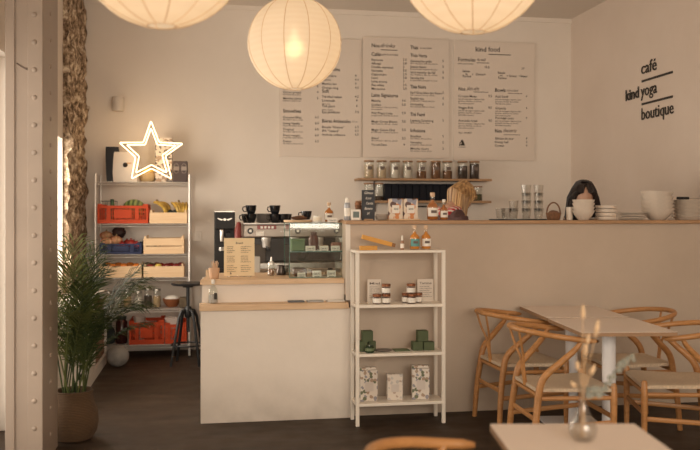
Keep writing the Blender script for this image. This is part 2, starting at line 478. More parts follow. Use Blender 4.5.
b1 += [(322,92.6,'Soft',7,4.4,'B')] + [(322,97.6,'Thé infusé maison',20,2.6,'N'),(322,101.4,'Limonade',None,2.6,'N'),(322,104.4,'citron vert',8,1.5,'L'),(322,107,'Thé glacé',None,2.6,'N'),(322,110.2,'pêche, menthe',11,1.5,'L'),(322,113,'Eau pétillante',None,2.6,'N')]
b1 += [(355,97.6,'4.5',None,2.6,'N'),(356,101.4,'4',None,2.6,'N'),(356,107,'4',None,2.6,'N'),(355,113,'3.5',None,2.6,'N')]
b1 += [(322,122.4,'Bières Artisanales',29,4.2,'B'),(352,122.4,'33 cl',5,1.8,'L')] + rows(322, 128, 3.8, ['Blonde "Nuance"','IPA "Canard"','Ambrée ambiance'], 355, ['6.5'], sub=False)
board(279.5, 37, 361, 156.5, 360, 'left menu board, half hidden by the middle lantern, headed Smoothies and Soft', b1)
b2 = [(371.5,47,'Nos',8,4.6,'B'),(380,47,'drinks',15,4.2,'I'),(381,49.6,'_',17,.6,'N'),(371.5,55.6,'Cafés',9.5,4.4,'B'),(381.5,55,'grain de spécialité',17,1.9,'L')]
b2 += rows(371.5, 60.6, 3.62, ['Espresso','Allongé','Double espresso','Noisette','Cappuccino','Latte','Latte avoine','Flat white','Mocaccino'], 403, ['2.5','2.8','3','3.5'], sub=False)
b2 += [(371.5,96.6,'Latte Signatures',27,4.4,'B')]
b2 += rows(371.5, 101.6, 4.0, ['Matcha'], 402, ['5.5'], sub=False)+rows(371.5, 105.6, 8.4, ['Golden','Pink Pitaya Latte','Magic Cocoa Bloom','Magic Cocoa Chaï','Blend'], 402, ['5.5'], 27)
b2 += [(371.5,109.6,'curcuma, gingembre',11,1.5,'L'),(371.5,145.6,'Thé maté Detox',16,2.5,'N'),(403.5,145.6,'4',None,2.5,'N')]
b2 += [(410.5,49,'Thés',8,4.6,'B'),(420,48.6,'en vrac, infusés',12,2,'I'),(410.5,56.8,'Thés Verts',17,4.2,'B')]
b2 += rows(410.5, 62, 5.6, ['Genmaicha grillé','Jasmin fleurs','Vert menthe du Nil','Sencha bio'], 442.5, ['5'], 28)
b2 += [(410.5,88.2,'Thés Noirs',16,4.2,'B')] + rows(410.5, 93.6, 5.8, ['Earl Grey bleu des fleurs','English tea','Darjeeling'], 442.5, ['5'], 25)
b2 += [(410.5,115.8,'Thé Fumé',15,4.2,'B')] + rows(410.5, 121.4, 5, ['Lapsang Souchong'], 442.5, ['5'], 20)
b2 += [(410.5,132,'Infusions',15,4.2,'B')] + rows(410.5, 137.2, 6.2, ['Rooibos','Verveine','Menthe douce'], 442.5, ['5'], 22)
board(363, 36.5, 449.3, 157.5, 449, 'middle menu board headed Cafés, Latte Signatures and Thés Verts', b2)
def emblem(mb, cx, z0):
    Y = YB-.03; k = K(462, Y); X = XU(462, Y)-cx; Z = ZV(462, 145.5, Y)-z0
    mb.prism([(X-3.2*k,Z),(X+3.4*k,Z),(X+2.6*k,Z+2*k),(X-2.4*k,Z+1.2*k)], -.0235, -.0222)
    mb.prism([(X-.2*k,Z+1.4*k),(X+2.6*k,Z+2*k),(X+1.4*k,Z+5*k),(X+.2*k,Z+6*k),(X-1.0*k,Z+5*k)], -.0235, -.0222)
    mb.prism([(X-2.6*k,Z+1.5*k),(X-1.5*k,Z+1.8*k),(X-.9*k,Z+3.6*k),(X-1.6*k,Z+4*k)], -.0235, -.0222)
b3 = [(475.5,51.2,'kind',11,5.6,'B'),(488.5,51.4,'food',12,5.4,'N'),(489,54.2,'_',23,.7,'N'),(458,61,'Formules',18,4.2,'N'),(477,60.8,'du midi',9,3.2,'I'),(477,62.6,'_',13,.5,'L'),(458,64,'servies toute la semaine',16,1.6,'L')]
b3 += [(484.5,68,'15,5',None,2.4,'N'),(521.5,69.4,'19',None,2.4,'N'),(462.5,72,'Salade',None,2.4,'N'),(465,74.6,'ou',None,2.2,'N'),(462.5,77,'Tartine',None,2.4,'N'),(472,75,'+',None,2.2,'N'),(476,75.2,'Dessert',10,2.4,'N')]
b3 += [(498,73.6,'Salade',None,2.4,'N'),(500,76.2,'ou',None,2.2,'N'),(498,78.8,'Tartine',None,2.4,'N'),(507,76.8,'+ Boisson',10,2.4,'N'),(519,77,'+ Dessert',9,2.4,'N')]
b3 += [(458.5,90.4,'Nos',7,4.4,'B'),(467,90,'plats salés',13,4,'I'),(474,91.8,'_',15,.5,'L'),(495,91.6,'Bowls',11,4.4,'B'),(507,91.2,'froids et chauds',12,2.2,'L'),(508,93.2,'_',15,.5,'L')]
for u, vs, ns, p in ((458.5,(97,108.6,121.6),('Croque Moza','Veggie Roll','Avocado toast'),488.5), (495.5,(97.4,109.2,119),('Açaï bowl','Granola','Porridge coco'),526)):
    for v, nme in zip(vs, ns):
        b3.append((u, v, nme, None, 2.6, 'N')); b3.append((p, v, '9,5' if u < 480 else '9', None, 2.4, 'N'))
        for q in range(3): b3.append((u, v+2.4+q*2.2, ['pain de campagne, légumes rôtis','graines, herbes et citron','sauce maison et pousses'][q], [27,24,16][q], 1.5, 'L'))
b3 += [(458.5,133.2,'vegan   sans gluten',14,2,'L'),(495,132.4,'Nos',7,4.4,'B'),(503,132,'desserts',14,4,'I'),(504,134.6,'_',17,.5,'L')]
b3 += rows(495, 139.4, 3.6, ['Gâteau du jour','Energy ball','Cookie'], 526, ['4','3'], sub=False)+[(459,147,'_',7,.5,'N')]
board(454, 40.5, 534.5, 160, 534, 'right menu board headed kind food, with a small triangular emblem', b3, emblem)

# right wall lettering
def wall_sign():
    X = XR-.012
    def YU(u): a = (u-350)/F; return X/(sy_+a*cy_)*(cy_-a*sy_)
    def ZW(u, v): a = (u-350)/F; return EYE-(v-HOR)*(X/(sy_+a*cy_))/F
    y0 = YU(641)
    t = thing('wall_sign', 'black lettering reading café kind yoga boutique on the right wall', 'sign', (XR, y0, 2.3))
    mb = MB()
    M = Matrix.Translation((-.004, 0, 0)) @ Matrix.Rotation(-PI/2, 4, 'Z')   # local x runs towards the viewer
    def put(txt, u0, v, u1, bold=0, size=.13):
        mb = MB(); text_into(mb, txt, y0-YU(u0), ZW(u0, v)-2.3, size, abs(YU(u1)-YU(u0)), bold, M, depth=.006); mb.build('word', INK, t)
    put('café', 640.3, 74.6, 655.5, 0, .165)
    put('kind', 624.8, 101.0, 638, .018, .150)
    put('yoga', 640.3, 97.0, 656.3, 0, .165)
    put('boutique', 640.5, 120.3, 672.3, 0, .165)
    for v0, ua in ((81.4, 641), (104.3, 641)):
        z = ZW(641, v0)-2.3; MB().box(0, y0-YU(671.8), -.003, .003, z-.010, z+.010, M).build('underline', INK, t)
wall_sign()

# ================= lanterns =================
def paper_mat():
    m, n, l, b = nt('rice_paper'); n.remove(b); o = n['Material Output']
    tc = n.new('ShaderNodeTexCoord'); w = n.new('ShaderNodeTexWave'); w.bands_direction = 'Z'; w.inputs['Scale'].default_value = 9
    w.inputs['Distortion'].default_value = 1.2; w.inputs['Detail'].default_value = 3
    l.new(tc.outputs['Object'], w.inputs[0])
    r = n.new('ShaderNodeValToRGB'); r.color_ramp.elements[0].color = (.90,.83,.72,1); r.color_ramp.elements[1].color = (.94,.88,.78,1)
    l.new(w.outputs[0], r.inputs[0])
    tl = n.new('ShaderNodeBsdfTranslucent'); l.new(r.outputs[0], tl.inputs[0])
    df = n.new('ShaderNodeBsdfDiffuse'); df.inputs[0].default_value = (.88,.82,.74,1)
    rf = n.new('ShaderNodeBsdfRefraction'); rf.inputs[0].default_value = (.95,.78,.55,1); rf.inputs['IOR'].default_value = 1.12; rf.inputs['Roughness'].default_value = .75
    m1 = n.new('ShaderNodeMixShader'); m1.inputs[0].default_value = .42; l.new(tl.outputs[0], m1.inputs[1]); l.new(df.outputs[0], m1.inputs[2])
    m2 = n.new('ShaderNodeMixShader'); m2.inputs[0].default_value = .05; l.new(m1.outputs[0], m2.inputs[1]); l.new(rf.outputs[0], m2.inputs[2])
    bp = n.new('ShaderNodeBump'); bp.inputs['Strength'].default_value = .15; bp.inputs['Distance'].default_value = .004
    l.new(w.outputs[0], bp.inputs['Height']); l.new(bp.outputs[0], df.inputs['Normal']); l.new(bp.outputs[0], tl.inputs['Normal'])
    l.new(m2.outputs[0], o.inputs[0])
    return m
PAP = paper_mat()
WIRE = mat('lantern_wire', (.70,.52,.33), .6)
def lantern(u, v, rpx, t_, label, power):
    a = (u-350)/F; X = t_*(sy_+a*cy_); Y = t_*(cy_-a*sy_); r = rpx*t_/F; Z = EYE-(v-HOR)*t_/F
    o = thing('paper_lantern', label, 'lamp', (X, Y, Z), .2, 'round paper lanterns under the ceiling')
    rz = r*.985
    prof = []
    N = 44
    b0 = math.asin(.17)
    for i in range(N+1):
        b = -PI/2+math.asin(.17)+(PI-2*math.asin(.17))*i/N
        prof.append((r*math.cos(b)*(1+.004*math.cos(i*PI)), rz*math.sin(b)))
    MB().lathe(prof, 48, caps=False).build('paper_shade', PAP, o, True)
    rb = MB()
    for k in range(12):
        an = 2*PI*k/12
        rb.tube([((r*1.002)*math.cos(b)*math.cos(an), (r*1.002)*math.cos(b)*math.sin(an), rz*1.002*math.sin(b)) for b in [(-PI/2+.17)+(PI-.34)*i/24 for i in range(25)]], .0022, 4)
    q = rb.build('rib', WIRE, o); 
    rr = r*.17
    for sg in (-1, 1):
        MB().tube([(rr*math.cos(2*PI*k/24), rr*math.sin(2*PI*k/24), sg*rz*.985) for k in range(25)], .0022, 6).build('rim_ring', WIRE, o)
    MB().tube([(0,0,.05),(0,0,ZC-Z-.03)], .004, 6).build('cable', WHITE, o)
    MB().lathe([(.045,0),(.045,.02),(.02,.03),(0,.03)], 16, c=(0,0,ZC-Z-.032)).build('ceiling_rose', WHITE, o)
    MB().lathe([(0,-.03),(.018,-.025),(.026,-.008),(.022,.012),(.012,.03),(.010,.06),(0,.06)], 14, c=(0,0,.03)).build('bulb', emit('bulb_glow', (1,.85,.62), 8), o, True)
    ld = bpy.data.lights.new('lantern_light', 'POINT'); ld.energy = power; ld.color = (1,.67,.38); ld.shadow_soft_size = .05
    lo = bpy.data.objects.new('lantern_light', ld); COL.objects.link(lo); lo.parent = o; lo.location = (0,0,-.03)
lantern(161.8, -57, 85.5, 2.95, 'large round lit paper lantern cut by the top edge, leftmost of the three', 1.7)
lantern(294.6, 43.5, 46.8, 5.35, 'round lit paper lantern hanging whole in front of the left menu board', 1.7)
lantern(473, -39, 73, 3.45, 'large round lit paper lantern cut by the top edge above the kind food menu', 1.7)

# wall speaker, hook, socket
Y = YB
x = XU(118, Y-.1)
t = thing('wall_light', 'small grey cylinder wall light fixed high above the neon star', 'lamp', (x, Y, ZV(118, 111, Y-.1)))
k = K(118, Y-.1)
MB().lathe([(5.8*k,0),(6.2*k,.01),(6.2*k,13*k),(5.9*k,14*k),(5.2*k,14*k),(5.0*k,13*k),(0,13*k)], 24, c=(0,-.10,0)).build('shade', mat('grey_lamp_metal', (.62,.55,.48), .5), t, True)
MB().box(-.03,.03,-.05,0,.02,.1).build('wall_bracket', WHITE, t)
o = MB().lathe([(.024,0),(.022,.008),(.008,.012),(.008,.03),(.014,.034),(0,.036)], 16, M=Matrix.Rotation(PI/2, 4, 'X')).build('wall_hook', mat('cream_metal', (.55,.45,.35), .4), None, True)
o.location = (XU(85, Y)+.03, Y, ZV(85, 108, Y)); tag(o, 'small round metal wall hook left of the grey wall light', 'hook')
t = thing('wall_socket', 'square cream switch plate on the back wall left of the coffee grinder', 'socket', (XU(197, Y), Y, ZV(197, 241, Y)))
MB().bbox(-.05,.05,-.012,0,0,.10,.003).build('plate', WHITE, t); MB().bbox(-.022,.022,-.017,-.012,.025,.075,.002).build('switch', WHITE, t)

# ================= wire shelf, left back =================
SY0, SY1 = 8.71, 9.15
sx0, sx1 = XU(95.3, SY0), XU(189.5, SY0)
dz = [ZV(150, v, SY0) for v in (181.5, 223.5, 254, 277.5, 309, 344.5)]
def wire_rack():
    t = thing('wire_rack', 'tall chromed wire shelving rack against the back wall, loaded with crates', 'shelf', ((sx0+sx1)/2, (SY0+SY1)/2, 0))
    W = (sx1-sx0)/2; D = (SY1-SY0)/2
    for a in (-1,1):
        for b in (-1,1):
            m = MB().tube([(a*W,b*D,.012),(a*W,b*D,dz[0]+.075)], .0125, 10)
            z = .1
            while z < dz[0]+.05: m.lathe([(.0125,0),(.0138,.002),(.0125,.004)], 10, c=(a*W,b*D,z)); z += .05
            o = m.build('post', CHROME, t, True)
            MB().lathe([(.014,0),(.02,.004),(.016,.012),(.012,.016)],10,c=(a*W,b*D,0)).build('foot', BLACK, o, True)
    for z in dz:
        m = MB()
        for b in (-1,1):
            for q in (0,-.026): m.tube([(-W,b*D,z-.006+q),(W,b*D,z-.006+q)], .0035, 6)
            n = 26
            pts = [(-W+2*W*i/n, b*D, z-.006-(.026 if i % 2 else 0)) for i in range(n+1)]
            m.tube(pts, .0022, 4)
        for a in (-1,1):
            for q in (0,-.026): m.tube([(a*W,-D,z-.006+q),(a*W,D,z-.006+q)], .0035, 6)
        for i in range(1, 36): x = -W+2*W*i/36; m.tube([(x,-D,z-.0025),(x,D,z-.0025)], .002, 4)
        for yy in (-D*.4, D*.4): m.tube([(-W,yy,z-.007),(W,yy,z-.007)], .0025, 4)
        m.build('wire_tier', CHROME, t)
wire_rack()
SYC = 8.93
def px(u, Y=SYC): return XU(u, Y)
def span(u0, u1, Y): return XU(u0, Y), XU(u1, Y)

def slat_crate(u0, u1, v0, zt, label, slats=2, Y0=SY0+.005, Y1=SY1-.01, group='pale wooden produce crates on the wire rack', open_top=.0):
    x0, x1 = span(u0, u1, Y0); h = ZV(u0, v0, Y0)-zt; D = Y1-Y0
    t = thing('wooden_crate', label, 'crate', ((x0+x1)/2, Y0+D/2, zt), 0, group)
    w = (x1-x0)/2; d = D/2
    th = .007
    b = MB().box(-w+.02,w-.02,-d+.02,d-.02,0.002,.008); b.build('base_board', CRATEW, t)
    for sg in (-1,1):
        m = MB(); gap = .008; sh = (h-gap*(slats-1))/slats
        for i in range(slats):
            ya, yb = (sg*d-th, sg*d) if sg > 0 else (-d, -d+th)
            m.bbox(-w, w, ya, yb, i*(sh+gap)+.001, i*(sh+gap)+sh, .0015)
        m.build('long_side', CRATEW, t)
        m = MB(); xa, xb = (w-th-.001, w-.001) if sg > 0 else (-w+.001, -w+th+.001)
        m.bbox(xa, xb, -d+th, d-th, .001, h*.9, .0015); m.build('end_side', CRATEW, t)
        for e in (-1,1):
            cx, cy = sg*(w-.016), e*(d-.016)
            MB().slab([(cx-.009*sg*-1,cy-.009*e*-1),(cx-.009*sg,cy+.009*e),(cx+.009*sg,cy-.009*e)][::1], .001, h+.025).build('corner_post', CRATEW, t)
    return t, w, d, h
def plastic_crate(u0, u1, v0, zt, label, m_, Y0=SY0+.005, Y1=SY1-.01, group=None):
    x0, x1 = span(u0, u1, Y0); h = ZV(u0, v0, Y0)-zt; D = Y1-Y0
    t = thing('plastic_crate', label, 'crate', ((x0+x1)/2, Y0+D/2, zt), 0, group)
    w = (x1-x0)/2; d = D/2; th = .008
    MB().box(-w+.012,w-.012,-d+.012,d-.012,.002,.008).build('base', m_, t)
    for sg in (-1,1):
        m = MB(); ya, yb = (d-th, d) if sg > 0 else (-d, -d+th)
        m.bbox(-w,w,ya,yb,.001,h*.2,.001).bbox(-w,w,ya,yb,h*.78,h*.92,.001)
        n = max(6, int(2*w/.018))
        for i in range(n+1):
            x = -w+2*w*i/n; ww = .0032
            if i in (0, n, n//4, n-n//4): ww = .014
            m.box(max(-w,x-ww),min(w,x+ww),ya+.001,yb-.001,h*.19,h*.79)
        for q in (.38,.58): m.box(-w,w,ya+.002,yb-.002,h*q,h*q+.006)
        m.bbox(-w,-w+.05,ya,yb,h*.9,h,.001).bbox(w-.05,w,ya,yb,h*.9,h,.001)
        m.build('long_side', m_, t)
        MB().bbox(-w*.36,w*.36,(-d-.0015) if sg < 0 else d-.001,(-d+.001) if sg < 0 else d+.0015,h*.28,h*.72,.001).build('label_panel', m_, t)
        m = MB(); xa, xb = (w-th, w) if sg > 0 else (-w, -w+th)
        m.bbox(xa,xb,-d+th,d-th,.001,h*.22,.001).bbox(xa,xb,-d+th,d-th,h*.86,h,.001)
        for i in range(12): y = -d+th+(2*d-2*th)*i/11; m.box(xa+.001,xb-.001,max(-d+th,y-.004),min(d-th,y+.004),h*.2,h*.87)
        m.build('end_side', m_, t)
    return t, w, d, h
# tier 2: red crate with melon, wooden crate with bananas
z2 = dz[1]
T, w_, d_, h_ = plastic_crate(97.3, 148, 204, z2, 'red plastic crate on the second tier, holding a striped watermelon', REDP)
cxr = T.location.x
def melon_mat():
    m, n, l, b = nt('melon_rind')
    tc = n.new('ShaderNodeTexCoord')
    w = n.new('ShaderNodeTexWave'); w.wave_type = 'BANDS'; w.bands_direction = 'X'; w.inputs['Scale'].default_value = 6.5; w.inputs['Distortion'].default_value = 2.5; w.inputs['Detail'].default_value = 2
    l.new(tc.outputs['Object'], w.inputs[0])
    r = n.new('ShaderNodeValToRGB'); r.color_ramp.elements[0].color = (.03,.07,.015,1); r.color_ramp.elements[1].color = (.30,.36,.12,1)
    l.new(w.outputs[0], r.inputs[0]); l.new(r.outputs[0], b.inputs['Base Color']); b.inputs['Roughness'].default_value = .4
    return m
o = MB().ball((0,0,0), .115,.10,.095, 28, 18).build('watermelon', melon_mat(), None, True); o.location = (XU(134, 8.9), 8.9, z2+.150)
tag(o, 'striped green watermelon lying in the red crate', 'fruit')
t = thing('wire_basket', 'small dark wire basket with green courgette standing at the left in the red crate', 'basket', (XU(109, 8.88), 8.88, z2+.01))
m = MB(); 
for zz in (.0,.07,.14,.215): m.tube([(-.075,-.07,zz),(.075,-.07,zz),(.075,.07,zz),(-.075,.07,zz),(-.075,-.07,zz)], .003, 5)
for a in (-.075,-.025,.025,.075):
    for b in (-.07,.07): m.tube([(a,b,0),(a,b,.215)], .0022, 5)
m.build('wire_frame', mat('dark_green_wire', (.03,.06,.045), .4), t)
MB().tube([(.02,0,.01),(.035,0,.12),(.03,.0,.235)], [.02,.026,.018], 12).build('courgette', mat('green_skin', (.04,.12,.03), .4, noise=.5, scale=30), t, True)
T, w_, d_, h_ = slat_crate(149.5, 187, 212.5, z2, 'pale wooden crate of bananas on the second tier, right of the red crate', 1)
BAN = mat('banana_skin', (.72,.47,.09), .5, noise=.6, scale=14, col2=(.30,.17,.03))
def banana(label, x, y, z, rz, n=5, s=1):
    t = thing('banana_bunch', label, 'fruit', (x,y,z), rz, 'banana bunches in the wooden crate')
    for i in range(n):
        a = (i-(n-1)/2)*.30; pts = []; rs = []
        for k in range(9):
            q = k/8; ang = -.5+q*1.9
            pts.append((math.sin(a)*.03*q*3+.012*(i-(n-1)/2), -.11*math.cos(ang)*s+.06, .075*math.sin(ang)*s+.045)); rs.append(s*.017*(.35+.65*math.sin(PI*min(1, .12+q*.8)))+.001)
        MB().tube(pts, rs, 6).build('banana', BAN, t, True)
    MB().tube([(0,.03,.115*s),(0,.05,.135*s)], .01, 6).build('stem', mat('banana_stem', (.2,.12,.04), .8), t)
banana('large bunch of yellow bananas piled at the left of the wooden crate', XU(161,8.84), 8.84, z2+.085, 1.2, 6, 1.15)
banana('second yellow banana bunch upright at the right of the wooden crate', XU(180,8.86), 8.86, z2+.08, .3, 5, 1.15)
AVO = mat('dark_avocado', (.035,.04,.035), .6, noise=.5, scale=40, bump=.3)
for i, (u, yy) in enumerate(((165,8.96),(170,8.82),(173,8.99),(175,8.80))):
    o = MB().ball((0,0,0), .035,.032,.042, 14, 10, jit=.04).build('avocado', AVO, None, True); o.location = (XU(u,yy), yy, z2+.085+.014*(i % 2))
    tag(o, 'dark avocado lying among the banana bunches in the wooden crate', 'fruit', 'avocados in the banana crate')
lem = MB().ball((0,0,0), .03,.03,.026, 14, 10).build('lemon', mat('lemon_skin', (.78,.52,.08), .45), None, True); lem.location = (XU(158,8.76), 8.76, z2+.075); tag(lem, 'single yellow lemon at the front edge of the banana crate', 'fruit')
# tier 3: navy crate, tall wooden crate
z3 = dz[2]
plastic_crate(99.5, 141.5, 243, z3, 'navy blue plastic crate of pomegranates and squash on the third tier', NAVYP)
POM = mat('pomegranate_skin', (.50,.045,.03), .45, noise=.4, scale=15)
SQ = mat('pale_squash_skin', (.70,.42,.22), .5, noise=.4, scale=12, col2=(.45,.10,.05))
DG = mat('dark_leaf_veg', (.06,.025,.02), .7, noise=.5, scale=20)
pom = [(122,8.80,.085,.036),(131,8.86,.10,.045),(137,8.80,.085,.036),(127,8.97,.10,.04),(134,9.0,.09,.038),(118,8.98,.10,.038)]
pr = None
for i, (u, yy, dz_, r) in enumerate(pom):
    t = thing('pomegranate', 'red pomegranate piled in the navy crate', 'fruit', (XU(u,yy), yy, z3+dz_), i, 'pomegranates in the navy crate')
    MB().ball((0,0,0), r, r, r*.93, 16, 12).build('skin', POM, t, True)
    MB().lathe([(.008,0),(.007,.006),(.012,.014),(.010,.014),(.005,.006)], 8, c=(0,0,r*.9)).build('crown', POM, t)
def squash(u, yy, zz, r, label):
    t = thing('squash', label, 'vegetable', (XU(u,yy), yy, zz), 0, 'squashes in the navy crate')
    m = MB(); vs = []; 
    N, Mm = 32, 14
    prof = [(r*math.sin(PI*i/Mm), -r*.75*math.cos(PI*i/Mm)) for i in range(Mm+1)]
    prof[0] = (.0005, prof[0][1]); prof[-1] = (.0005, prof[-1][1])
    m.lathe(prof, N)
    m.v = [(x*(1+.09*math.cos(9*math.atan2(y,x))), y*(1+.09*math.cos(9*math.atan2(y,x))), z) for x,y,z in m.v]
    m.build('skin', SQ, t, True); MB().tube([(0,0,r*.7),(.01,0,r*1.0)], [.009,.006], 7).build('stem', mat('squash_stem', (.35,.25,.12), .9), t)
squash(107, 8.83, z3+.12, .06, 'pale ribbed squash at the left in the navy crate')
squash(116, 8.86, z3+.135, .06, 'orange ribbed squash beside the pomegranates in the navy crate')
squash(106, 9.02, z3+.18, .06, 'pale squash at the back left corner of the navy crate')
t = tag(MB().ball((0,0,0), .07,.06,.06, 20, 14, jit=.25).build('cabbage', DG, None, True), 'dark purple leafy cabbage behind the pomegranates in the navy crate', 'vegetable'); t.location = (XU(119,9.06), 9.06, z3+.21)
slat_crate(143.5, 184, 238.5, z3, 'tall closed-looking two-slat wooden crate on the third tier, right of the navy crate', 2)
BRN = mat('brown_root', (.22,.12,.06), .8, noise=.4, scale=20, bump=.3)
for u, yy, r in ((147,8.80,.035),(160,8.9,.03),(163,8.99,.03),(155,8.85,.03)):
    o = MB().ball((0,0,0), r*1.2, r, r*.9, 14, 10, jit=.05).build('root_vegetable', BRN, None, True); o.location = (XU(u,yy), yy, z3+.10 if r < .032 else z3+.12)
    tag(o, 'brown root vegetable peeping over the rim of the two-slat wooden crate', 'vegetable', 'root vegetables in the two-slat crate')
# tier 4
z4 = dz[3]
slat_crate(99, 141.5, 266.5, z4, 'low wooden crate of oranges on the fourth tier, at the left', 1)
slat_crate(143.5, 184, 266.5, z4, 'low wooden crate of mixed apples on the fourth tier, at the right', 1)
ORG = mat('orange_peel', (.78,.22,.03), .5, noise=.15, scale=30, bump=.2)
def fruit(name, r, mt, u, yy, zz, label, group, cat='fruit'):
    t = thing(name, label, cat, (XU(u,yy), yy, zz), random.random()*6, group)
    m = MB(); N = 14; prof = []
    for i in range(N+1):
        a = PI*i/N; rr = r*math.sin(a); prof.append((max(rr,.0004), -r*.92*math.cos(a)+(.18*r*math.exp(-((a)/.35)**2))-(.2*r*math.exp(-((PI-a)/.35)**2))))
    m.lathe(prof, 18).build('skin', mt, t, True)
    MB().tube([(0,0,r*.7),(.003,0,r*1.0)], .002, 5).build('stem', BRN, t)
for u, yy in ((112,8.80),(124,8.81),(136.5,8.8),(108,8.98),(118.5,8.99),(130,9.0)):
    fruit('orange_fruit', .042, ORG, u, yy, z4+.105, 'orange lying in the low wooden crate under the navy crate', 'oranges in the low wooden crate')
APR = mat('red_apple_skin', (.33,.02,.015), .35, noise=.5, scale=12, col2=(.10,.01,.01)); APY = mat('yellow_apple_skin', (.70,.50,.10), .4)
for u, yy, mt in ((150,8.8,APR),(158.5,8.79,APY),(167,8.8,APR),(176,8.79,APR),(151,8.9,APR),(161,8.9,APR),(171,8.92,APR),(181,8.98,APR),(146.5,8.99,APR),(157,9.03,APR)):
    if mt is APY: fruit('apple', .036, mt, u, yy, z4+.105, 'single yellow apple among red ones in the low wooden crate', None)
    else: fruit('apple', .037, mt, u, yy, z4+.105, 'dark red apple in the low wooden crate beside the oranges', 'dark red apples in the low wooden crate')
# a dark bunch left of the oranges
o = MB().ball((0,0,0), .03,.05,.05, 16, 10, jit=.1).build('aubergine', mat('aubergine_skin', (.02,.015,.02), .25), None, True); o.location = (XU(104.8,8.80), 8.80, z4+.09); tag(o, 'dark aubergine at the left end of the orange crate', 'vegetable')
# tier 5: storage jars and bowl
z5 = dz[4]
def storage_jar(u, h, r, fill, label, Y=8.86, lid=STEEL, fillc=.6, z=None, group='glass storage jars on the wire rack'):
    t = thing('storage_jar', label, 'jar', (XU(u,Y), Y, z5 if z is None else z), 0, group)
    MB().lathe([(r*.96,.001),(r,.006),(r,h*.82),(r*.86,h*.88),(r*.86,h*.91)], 20).build('glass_body', GLASS, t, True)
    MB().lathe([(r*.9,.006),(r*.93,.012),(r*.93,h*fillc),(0.001,h*fillc+.006)], 16).build('contents', fill, t, True)
    MB().lathe([(r*.92,h*.88),(r*.95,h*.885),(r*.95,h-.004),(r*.9,h),(0.001,h)], 20).build('lid', lid, t, True)
    return t
WF = mat('white_flour', (.62,.56,.48), .9); DK = mat('dark_beans', (.06,.035,.022), .7, noise=.5, scale=90); GR = mat('green_lentils', (.11,.10,.05), .9, noise=.5, scale=90); BG = mat('beige_grain', (.52,.36,.20), .9, noise=.35, scale=90); NUT = mat('brown_nuts', (.24,.11,.05), .8, noise=.5, scale=60)
for u, mt, lb, h in ((108.5,WF,'pale flour',.17),(117.5,WF,'white sugar',.18),(127.5,BG,'pale grain, beside the sugar jar',.19),(138.5,WF,'white flakes, middle of the row',.17),(148,DK,'dark beans',.2),(157,BG,'beige seeds, nearest the copper bowl',.19)):
    storage_jar(u, h, .041, mt, 'storage jar of %s on the fifth rack tier' % lb)
t = thing('copper_bowl', 'copper coloured mixing bowl with white cloth on the fifth tier', 'bowl', (XU(172,8.88), 8.88, z5))
MB().lathe([(.035,.001),(.05,.004),(.085,.05),(.098,.085),(.094,.087),(.08,.052),(.045,.012),(0.001,.010)], 28).build('bowl_shell', mat('copper', (.50,.20,.09), .4, .6), t, True)
MB().ball((0,0,.085), .07,.06,.035, 18, 12, jit=.18).build('cloth', LBL, t, True)
o = MB().bbox(-.045,.045,-.06,.06,0,.10,.006).build('tea_box', mat('olive_box', (.16,.11,.06), .7, noise=.4, scale=20)); o.location = (XU(184,8.86), 8.86, z5+.001); tag(o, 'brown box at the right end of the fifth tier beside the copper bowl', 'box')
# tier 6
z6 = dz[5]
plastic_crate(129, 164, 321, z6, 'red plastic crate on the lowest tier, holding a clear jug', REDP, group='red crates on the lowest tier')
plastic_crate(165, 186.5, 323, z6, 'smaller red plastic crate on the lowest tier, under the white boxes', REDP, group='red crates on the lowest tier')
t = thing('plastic_jug', 'clear plastic jug standing in the red crate on the lowest tier', 'jug', (XU(139.5,8.8), 8.8, z6+.01))
MB().lathe([(.04,.001),(.045,.01),(.06,.24),(.063,.26),(.058,.26),(.055,.235),(.04,.015),(.001,.012)], 20).build('jug_body', mat('frosted_plastic', (.62,.52,.46), .5, trans=.5), t, True)
MB().tube([(.06,0,.22),(.10,0,.2),(.10,0,.12),(.05,0,.08)], .006, 6).build('handle', mat('frosted_plastic', (.6,.5,.45)), t, True)
for i in range(3):
    o = MB().bbox(-.062,.062,-.07,.07,0,.079,.004).build('carton', mat('carton_white_red', (.62,.52,.46), .7)); o.location = (XU(171,8.90), 8.90, z6+.010+i*.0795); o.rotation_euler = (0,0,.05*(i-1))
    tag(o, 'flat white carton, %s of three stacked in the smaller red crate' % ('lowest','middle','topmost')[i], 'carton', 'flat white cartons in the small red crate')
t = thing('dark_canister', 'dark glass canister on the lowest tier, left of the red crate', 'canister', (XU(121.5,8.84), 8.84, z6))
MB().lathe([(.05,.001),(.056,.01),(.056,.22),(.045,.235),(.045,.25)], 20).build('body', mat('dark_red_glass', (.05,.015,.012), .15), t, True)
MB().lathe([(.048,.245),(.05,.25),(.05,.275),(.0,.28)], 20).build('lid', BLACK, t, True)
t = thing('cloth_sack', 'slumped black cloth sack at the left end of the lowest tier', 'bag', (XU(108.5,8.86), 8.86, z6))
MB().lathe([(.05,.001),(.066,.02),(.07,.08),(.06,.14),(.035,.17),(.03,.185),(.04,.20),(.001,.19)], 18).build('sack_body', mat('black_cloth', (.025,.03,.03), .9, noise=.4, scale=10, bump=.5), t, True)
MB().tube([(.036*math.cos(a*PI/8),.036*math.sin(a*PI/8),.176) for a in range(17)], .004, 6).build('tie', mat('grey_cord', (.2,.2,.2), .8), t)
